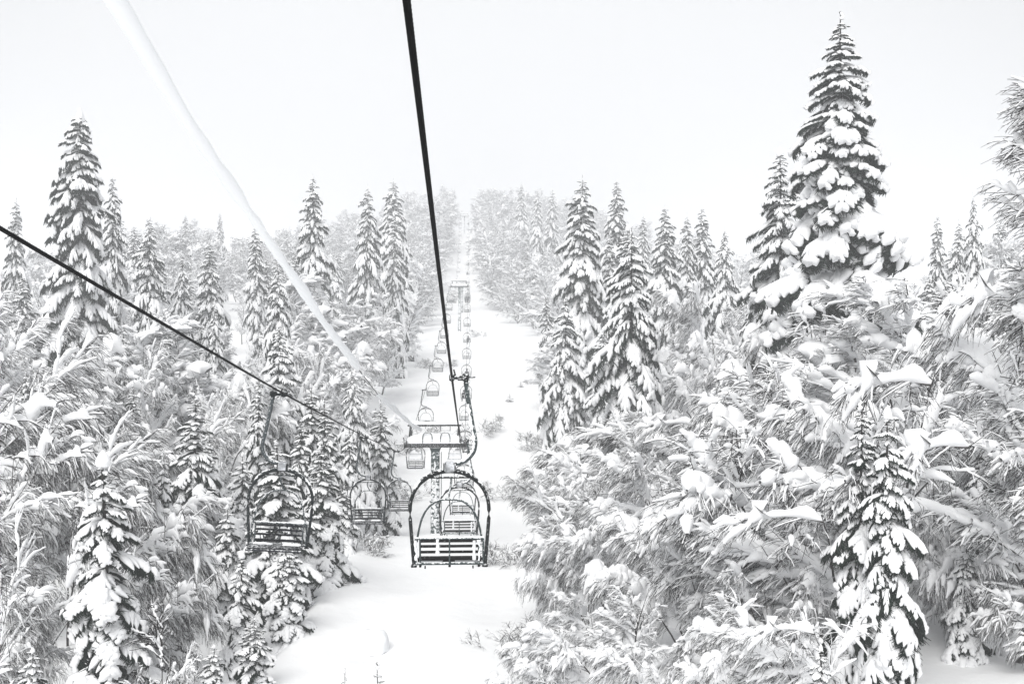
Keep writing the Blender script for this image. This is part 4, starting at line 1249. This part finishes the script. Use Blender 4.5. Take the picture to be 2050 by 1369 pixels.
RIDERS = {7: (-0.25, 'a rider'), 8: (0.05, 'a rider'), 10: (0.22, 'a rider'), 13: (0, 'two riders'), 21: (-0.2, 'a rider'), 22: (0.1, 'a rider'), 27: (0.1, 'a rider')}
GU, GD = 'chairs going up the ascending line', 'chairs coming down the descending line'
for k in range(1, 28):
    d = 17.0 * k
    if k == 1:
        lab = 'big near double chair on the ascending line, its slatted back dusted with snow'
    elif k in RIDERS:
        lab = 'chair carrying %s, %s up the ascending line counting the big near one' % (RIDERS[k][1], ORD[k - 1])
    elif d > 230:
        lab = 'tiny empty chair in the fog, %s up the ascending line' % ORD[k - 1]
    else:
        lab = 'empty double chair, %s up the ascending line counting the big near one' % ORD[k - 1]
    chair(UPT, X_UP, d, False, lab, GU)
for k, (off, who) in RIDERS.items():
    d = 17.0 * k
    if who == 'two riders':
        rider(UPT, X_UP, d, -0.27, 'seated rider in dark clothes sharing a chair by the twin pylon, one of two', 0)
        rider(UPT, X_UP, d, 0.24, 'second seated rider in dark clothes sharing the chair by the twin pylon', 1)
    else:
        rider(UPT, X_UP, d, off - 0.04, 'seated rider in dark clothes on the %s chair of the ascending line' % ORD[k - 1], k % 2)
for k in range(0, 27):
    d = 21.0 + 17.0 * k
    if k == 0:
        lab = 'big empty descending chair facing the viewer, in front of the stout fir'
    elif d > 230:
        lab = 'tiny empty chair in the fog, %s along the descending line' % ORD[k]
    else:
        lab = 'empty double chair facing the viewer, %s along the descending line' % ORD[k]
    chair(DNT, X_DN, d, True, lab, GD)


# pylons
def pylon_head(hold=True):
    rg = np.random.default_rng(9)
    out = []
    g = Geo()                                             # crossarm
    g.box((-1.95, -0.13, -0.12), (1.95, 0.13, 0.16), bevel=0.02)
    for x in (-1.0, 1.0):
        g.box((x - 0.05, -0.16, -0.15), (x + 0.05, 0.16, 0.19), bevel=0.01)
    out.append(('crossarm', g.mesh('crossarm', STEEL), None))
    g = Geo()
    g.pillow((-1.80, -0.34, 0.164), (1.75, 0.34, 0.72), rg, nx=40, ny=9, lump=0.16)
    out.append(('arm_snow', g.mesh('arm_snow', SNOWP), None))
    g = Geo()                                             # lifting frame above the arm
    for x in (-1.55, 1.45):
        for sy in (-1, 1):
            tube(g, [(x - 0.10, sy * 0.20, 0.12), (x, sy * 0.04, 1.22)], 0.045, 8)
            tube(g, [(x + 0.14, sy * 0.12, 0.12), (x + 0.02, sy * 0.04, 1.22)], 0.038, 8)
        for z in (0.45, 0.8):
            tube(g, [(x - 0.05, -0.12, z), (x + 0.07, 0.10, z + 0.2)], 0.018, 6)
    g.box((-1.72, -0.06, 1.20), (1.62, 0.06, 1.32), bevel=0.012)
    for x in (0.32, 0.92):
        tube(g, [(x, 0, 1.2), (x, 0, 0.9)], 0.022, 6)
    tube(g, [(0.32, 0, 0.93), (0.92, 0, 0.93)], 0.012, 6)
    tube(g, [(-0.15, -0.05, 1.35), (0.12, -0.25, 1.08)], 0.025, 6)
    out.append(('lifting_frame', g.mesh('lifting_frame', STEEL), None))
    g = Geo()
    g.pillow((-1.72, -0.12, 1.322), (1.62, 0.12, 1.50), rg, nx=40, ny=7, lump=0.3)
    out.append(('frame_snow', g.mesh('frame_snow', SNOWP), None))
    for x in (-0.48, 0.62):                               # hoops of the ladder cages
        g = Geo()
        q = bez([(x - 0.29, -0.30, 0.12), (x - 0.29, -0.30, 0.55), (x - 0.20, -0.30, 0.78), (x, -0.30, 0.83), (x + 0.20, -0.30, 0.78), (x + 0.29, -0.30, 0.55), (x + 0.29, -0.30, 0.12)], 36)
        g.tubes(q[None], np.full((1, len(q)), 0.03), 8, caps=True)
        out.append(('hand_hoop', g.mesh('hand_hoop', STEEL2), None))
    for sx in (-1, 1):                                    # work platforms slung under the arm
        g = Geo()
        x = sx * 1.22
        for dx in (-0.42, 0.42):
            for dy in (-0.35, 0.35):
                tube(g, [(x + dx * 0.75, dy * 0.3, -0.1), (x + dx, dy, -0.80)], 0.02, 6)
        g.box((x - 0.46, -0.40, -0.84), (x + 0.46, 0.40, -0.80), bevel=0.01)
        tube(g, [(x - 0.44, -0.38, -0.45), (x + 0.44, -0.38, -0.45)], 0.016, 6)
        out.append(('work_platform', g.mesh('work_platform', STEEL2), None))
        g = Geo()
        g.pillow((x - 0.44, -0.36, -0.798), (x + 0.44, 0.36, -0.32), rg, nx=14, ny=10, lump=0.2)
        out.append(('platform_snow', g.mesh('platform_snow', SNOWP), None))
    for sx in (-1, 1):                                    # sheave trains
        g = Geo()
        x = sx * 1.80
        s = 1 if hold else -1
        g.box((x + sx * 0.05 - 0.02, -1.3, s * 0.22 - 0.07), (x + sx * 0.05 + 0.02, 1.3, s * 0.22 + 0.07), bevel=0.01)
        g.box((x + sx * 0.09, -0.20, -0.18), (x + sx * 0.15, 0.20, 0.34), bevel=0.015)
        tube(g, [(x + sx * 0.12, -0.3, 0.05), (x + sx * 0.62, -0.3, 0.07)], 0.022, 6)
        tube(g, [(x + sx * 0.05, -1.0, s * 0.3), (x + sx * 0.10, -1.15, s * 0.62)], 0.03, 6)
        tr = g.mesh('sheave_beam', STEEL)
        wh = []
        for y in (-1.15, -0.45, 0.45, 1.15):
            w_ = Geo()
            a = np.linspace(0, 2 * pi, 21)
            for r, wd in ((0.185, 0.06), (0.20, 0.022), ):
                for sd in (-1, 1):
                    pts = np.array([(x - 0.03, y, s * 0.22), (x + 0.03, y, s * 0.22)])
                w_.tubes(np.array([(x - wd, y, s * 0.22), (x + wd, y, s * 0.22)])[None], np.full((1, 2), r), 20, caps=True)
            wh.append(w_.mesh('sheave', STEEL))
        out.append(('sheave_beam', tr, wh))
    return out


HEAD = pylon_head()


def pylon(d, zoff, label, second=False, base_z=None, rad=0.27):
    x = -0.29 - GAUGE / 2 - 0.0433 * d
    za = float(np.interp(d, UPT[0], UPT[1])) + zoff
    zb = float(ground(x, d)) - 0.3
    t = thing('lift_pylon', (x, d, zb), label, 'lift pylon', 'pylons of the chairlift', YAW)
    h = za - zb
    g = Geo()
    zz = np.array([0, h * 0.42, h * 0.42 + 0.001, h - 0.12])
    g.tubes(np.stack([0 * zz, 0 * zz, zz], -1)[None], np.array([[rad * 1.12, rad * 1.08, rad, rad]]), 20)
    g.tubes(np.array([(0, 0, h - 0.36), (0, 0, h - 0.122)])[None], np.array([[rad * 1.02, rad * 1.35]]), 20, caps=True)
    g.tubes(np.array([(0, 0, h * 0.42 - 0.05), (0, 0, h * 0.42 + 0.05)])[None], np.full((1, 2), rad * 1.3), 20, caps=True)
    post = link('post', g.mesh('post', TEAL), t)
    rg = np.random.default_rng(int(d))
    g = Geo()                                             # snow blown onto the post
    zz = np.linspace(h * 0.02, h * 0.90, 26)
    w_ = (0.55 + 0.35 * rg.normal(size=26)).clip(0.15, 0.95) * rad * np.interp(zz, [0, h * 0.45, h * 0.5, h], [1.2, 1.1, 0.6, 0.4])
    g.tubes(np.stack([0.03 * rg.normal(size=26), -rad * 0.75 + 0 * zz, zz], -1)[None], w_[None], 10, flat=0.75, caps=True)
    link('post_snow', g.mesh('post_snow', SNOWP), t)
    g = Geo()
    for sx in (-1, 1):
        tube(g, [(rad + 0.10, sx * 0.16, 1.0), (rad + 0.10, sx * 0.16, h - 0.4)], 0.018, 6)
    for z in np.arange(1.2, h - 0.5, 0.35):
        tube(g, [(rad + 0.10, -0.16, z), (rad + 0.10, 0.16, z)], 0.012, 5)
    link('ladder', g.mesh('ladder', STEEL2), t)
    for nm, me, kids in HEAD:
        o = link(nm, me, t)
        o.location = (0, 0, h)
        for k_ in kids or ():
            link('sheave', k_, o)
    return t


pylon(62.0, 0.12, 'green-grey pylon close by, snow heaped on its crossarm and frame')
pylon(218.0, -0.05, 'pylon halfway up, the front one of the two that line up')
pylon(300.0, -0.05, 'pylon whose post shows just behind the halfway one')
pylon(465.0, -0.05, 'fog-faded pylon at the top of the cut')

# snow-capped boulder in a hollow of the slope
rg = np.random.default_rng(3)
x, d = (742 - CX) / F * 32.6, 32.6
zg = float(ground(x, d)) + 0.10
u, v = np.meshgrid(np.linspace(0, 2 * pi, 25)[:-1], np.linspace(-0.35, pi / 2, 10), indexing='ij')
n = smooth_noise(u.shape, rg)
r = 1 + 0.06 * n
X = 0.62 * r * np.sign(np.cos(u)) * np.abs(np.cos(u)) ** 0.75 * np.cos(v) ** 0.6
Y = 0.42 * r * np.sign(np.sin(u)) * np.abs(np.sin(u)) ** 0.75 * np.cos(v) ** 0.6
Z = 0.16 + 0.46 * r * np.sign(np.sin(v)) * np.abs(np.sin(v)) ** 0.7
a, b = np.meshgrid(np.arange(24), np.arange(9), indexing='ij')
a2 = (a + 1) % 24
q = np.stack([a * 10 + b, a2 * 10 + b, a2 * 10 + b + 1, a * 10 + b + 1], -1)
g = Geo()
g.add(np.stack([X, Y, Z], -1), q)
t = link('snowy_boulder', g.mesh('snowy_boulder', SNOWP))
t.location = (x, d, zg)
tag(t, 'rounded boulder under a thick snow cap in a small hollow of the open slope', 'boulder')

FOG, EXPO = 0.0018, 1.1
# ------------------------------------------------------------------ air, light, camera
g = Geo()
g.box((-900, -70, -60), (900, 1300, 92))
m = bpy.data.materials.new('fog')
m.use_nodes = True
nt = m.node_tree
nt.nodes.remove(nt.nodes['Principled BSDF'])
pv = N(nt, 'ShaderNodeVolumePrincipled')
pv.inputs['Color'].default_value = (0.97, 0.98, 1.0, 1)
pv.inputs['Density'].default_value = FOG
pv.inputs['Anisotropy'].default_value = 0.0
nt.links.new(pv.outputs[0], nt.nodes['Material Output'].inputs['Volume'])
tag(link('haze', g.mesh('haze', m, False)), kind='stuff')

SUN_EL, SUN_AZ = R_(46), R_(200)                # azimuth measured from +y (up the slope) clockwise: high, behind the viewer
w = bpy.data.worlds.new('World')
sc.world = w
w.use_nodes = True
nt = w.node_tree
bg = nt.nodes['Background']
sky = N(nt, 'ShaderNodeTexSky', sky_type='NISHITA')
sky.sun_disc = False
sky.sun_elevation = SUN_EL
sky.sun_rotation = SUN_AZ
hs = N(nt, 'ShaderNodeHueSaturation')
hs.inputs['Saturation'].default_value = 0.10
nt.links.new(sky.outputs[0], hs.inputs['Color'])
mx = N(nt, 'ShaderNodeMix', data_type='RGBA')     # the cloud deck: even, near white
mx.inputs[0].default_value = 0.8
nt.links.new(hs.outputs[0], mx.inputs[6])
mx.inputs[7].default_value = (7.75, 7.85, 8.0, 1)
tcw = N(nt, 'ShaderNodeTexCoord')                # the cloud is thinnest, so brightest, low over the crest
dt = N(nt, 'ShaderNodeVectorMath', operation='DOT_PRODUCT')
dt.inputs[1].default_value = (-0.04, 0.985, 0.17)
nt.links.new(tcw.outputs['Generated'], dt.inputs[0])
mr = N(nt, 'ShaderNodeMapRange', interpolation_type='SMOOTHSTEP')
mr.inputs['From Min'].default_value = 0.80
mr.inputs['From Max'].default_value = 1.0
mr.inputs['To Min'].default_value = 0.72
mr.inputs['To Max'].default_value = 1.0
nt.links.new(dt.outputs['Value'], mr.inputs['Value'])
ns = N(nt, 'ShaderNodeTexNoise')
ns.inputs['Scale'].default_value = 2.2
nt.links.new(tcw.outputs['Generated'], ns.inputs['Vector'])
ma = N(nt, 'ShaderNodeMath', operation='MULTIPLY_ADD')
ma.inputs[1].default_value = 0.10
nt.links.new(ns.outputs['Fac'], ma.inputs[0])
nt.links.new(mr.outputs[0], ma.inputs[2])
ml = N(nt, 'ShaderNodeVectorMath', operation='SCALE')
nt.links.new(mx.outputs[2], ml.inputs[0])
nt.links.new(ma.outputs[0], ml.inputs['Scale'])
nt.links.new(ml.outputs[0], bg.inputs['Color'])
bg.inputs['Strength'].default_value = 0.056

sun = bpy.data.lights.new('sun', 'SUN')
sun.energy = 1.5
sun.angle = R_(40)
sun.color = (1.0, 0.985, 0.96)
so = bpy.data.objects.new('sun', sun)
C.objects.link(so)
# direction to the sun
dx, dy, dz = sin(SUN_AZ) * cos(SUN_EL), cos(SUN_AZ) * cos(SUN_EL), sin(SUN_EL)
from mathutils import Vector
so.rotation_euler = Vector((dx, dy, dz)).to_track_quat('Z', 'Y').to_euler()

cam = bpy.data.cameras.new('camera')
cam.sensor_width = 36.0
cam.lens = 36.0 * F / 2050.0
cam.clip_start = 0.1
cam.clip_end = 4000
co = bpy.data.objects.new('camera', cam)
C.objects.link(co)
co.location = (0, 0, 0)
co.rotation_euler = (R_(90), 0, 0)
sc.camera = co

sc.view_settings.view_transform = 'Standard'
sc.view_settings.look = 'None'
sc.view_settings.exposure = EXPO
sc.view_settings.gamma = 1.0
sc.cycles.volume_bounces = 3
sc.cycles.max_bounces = 10
sc.cycles.diffuse_bounces = 6
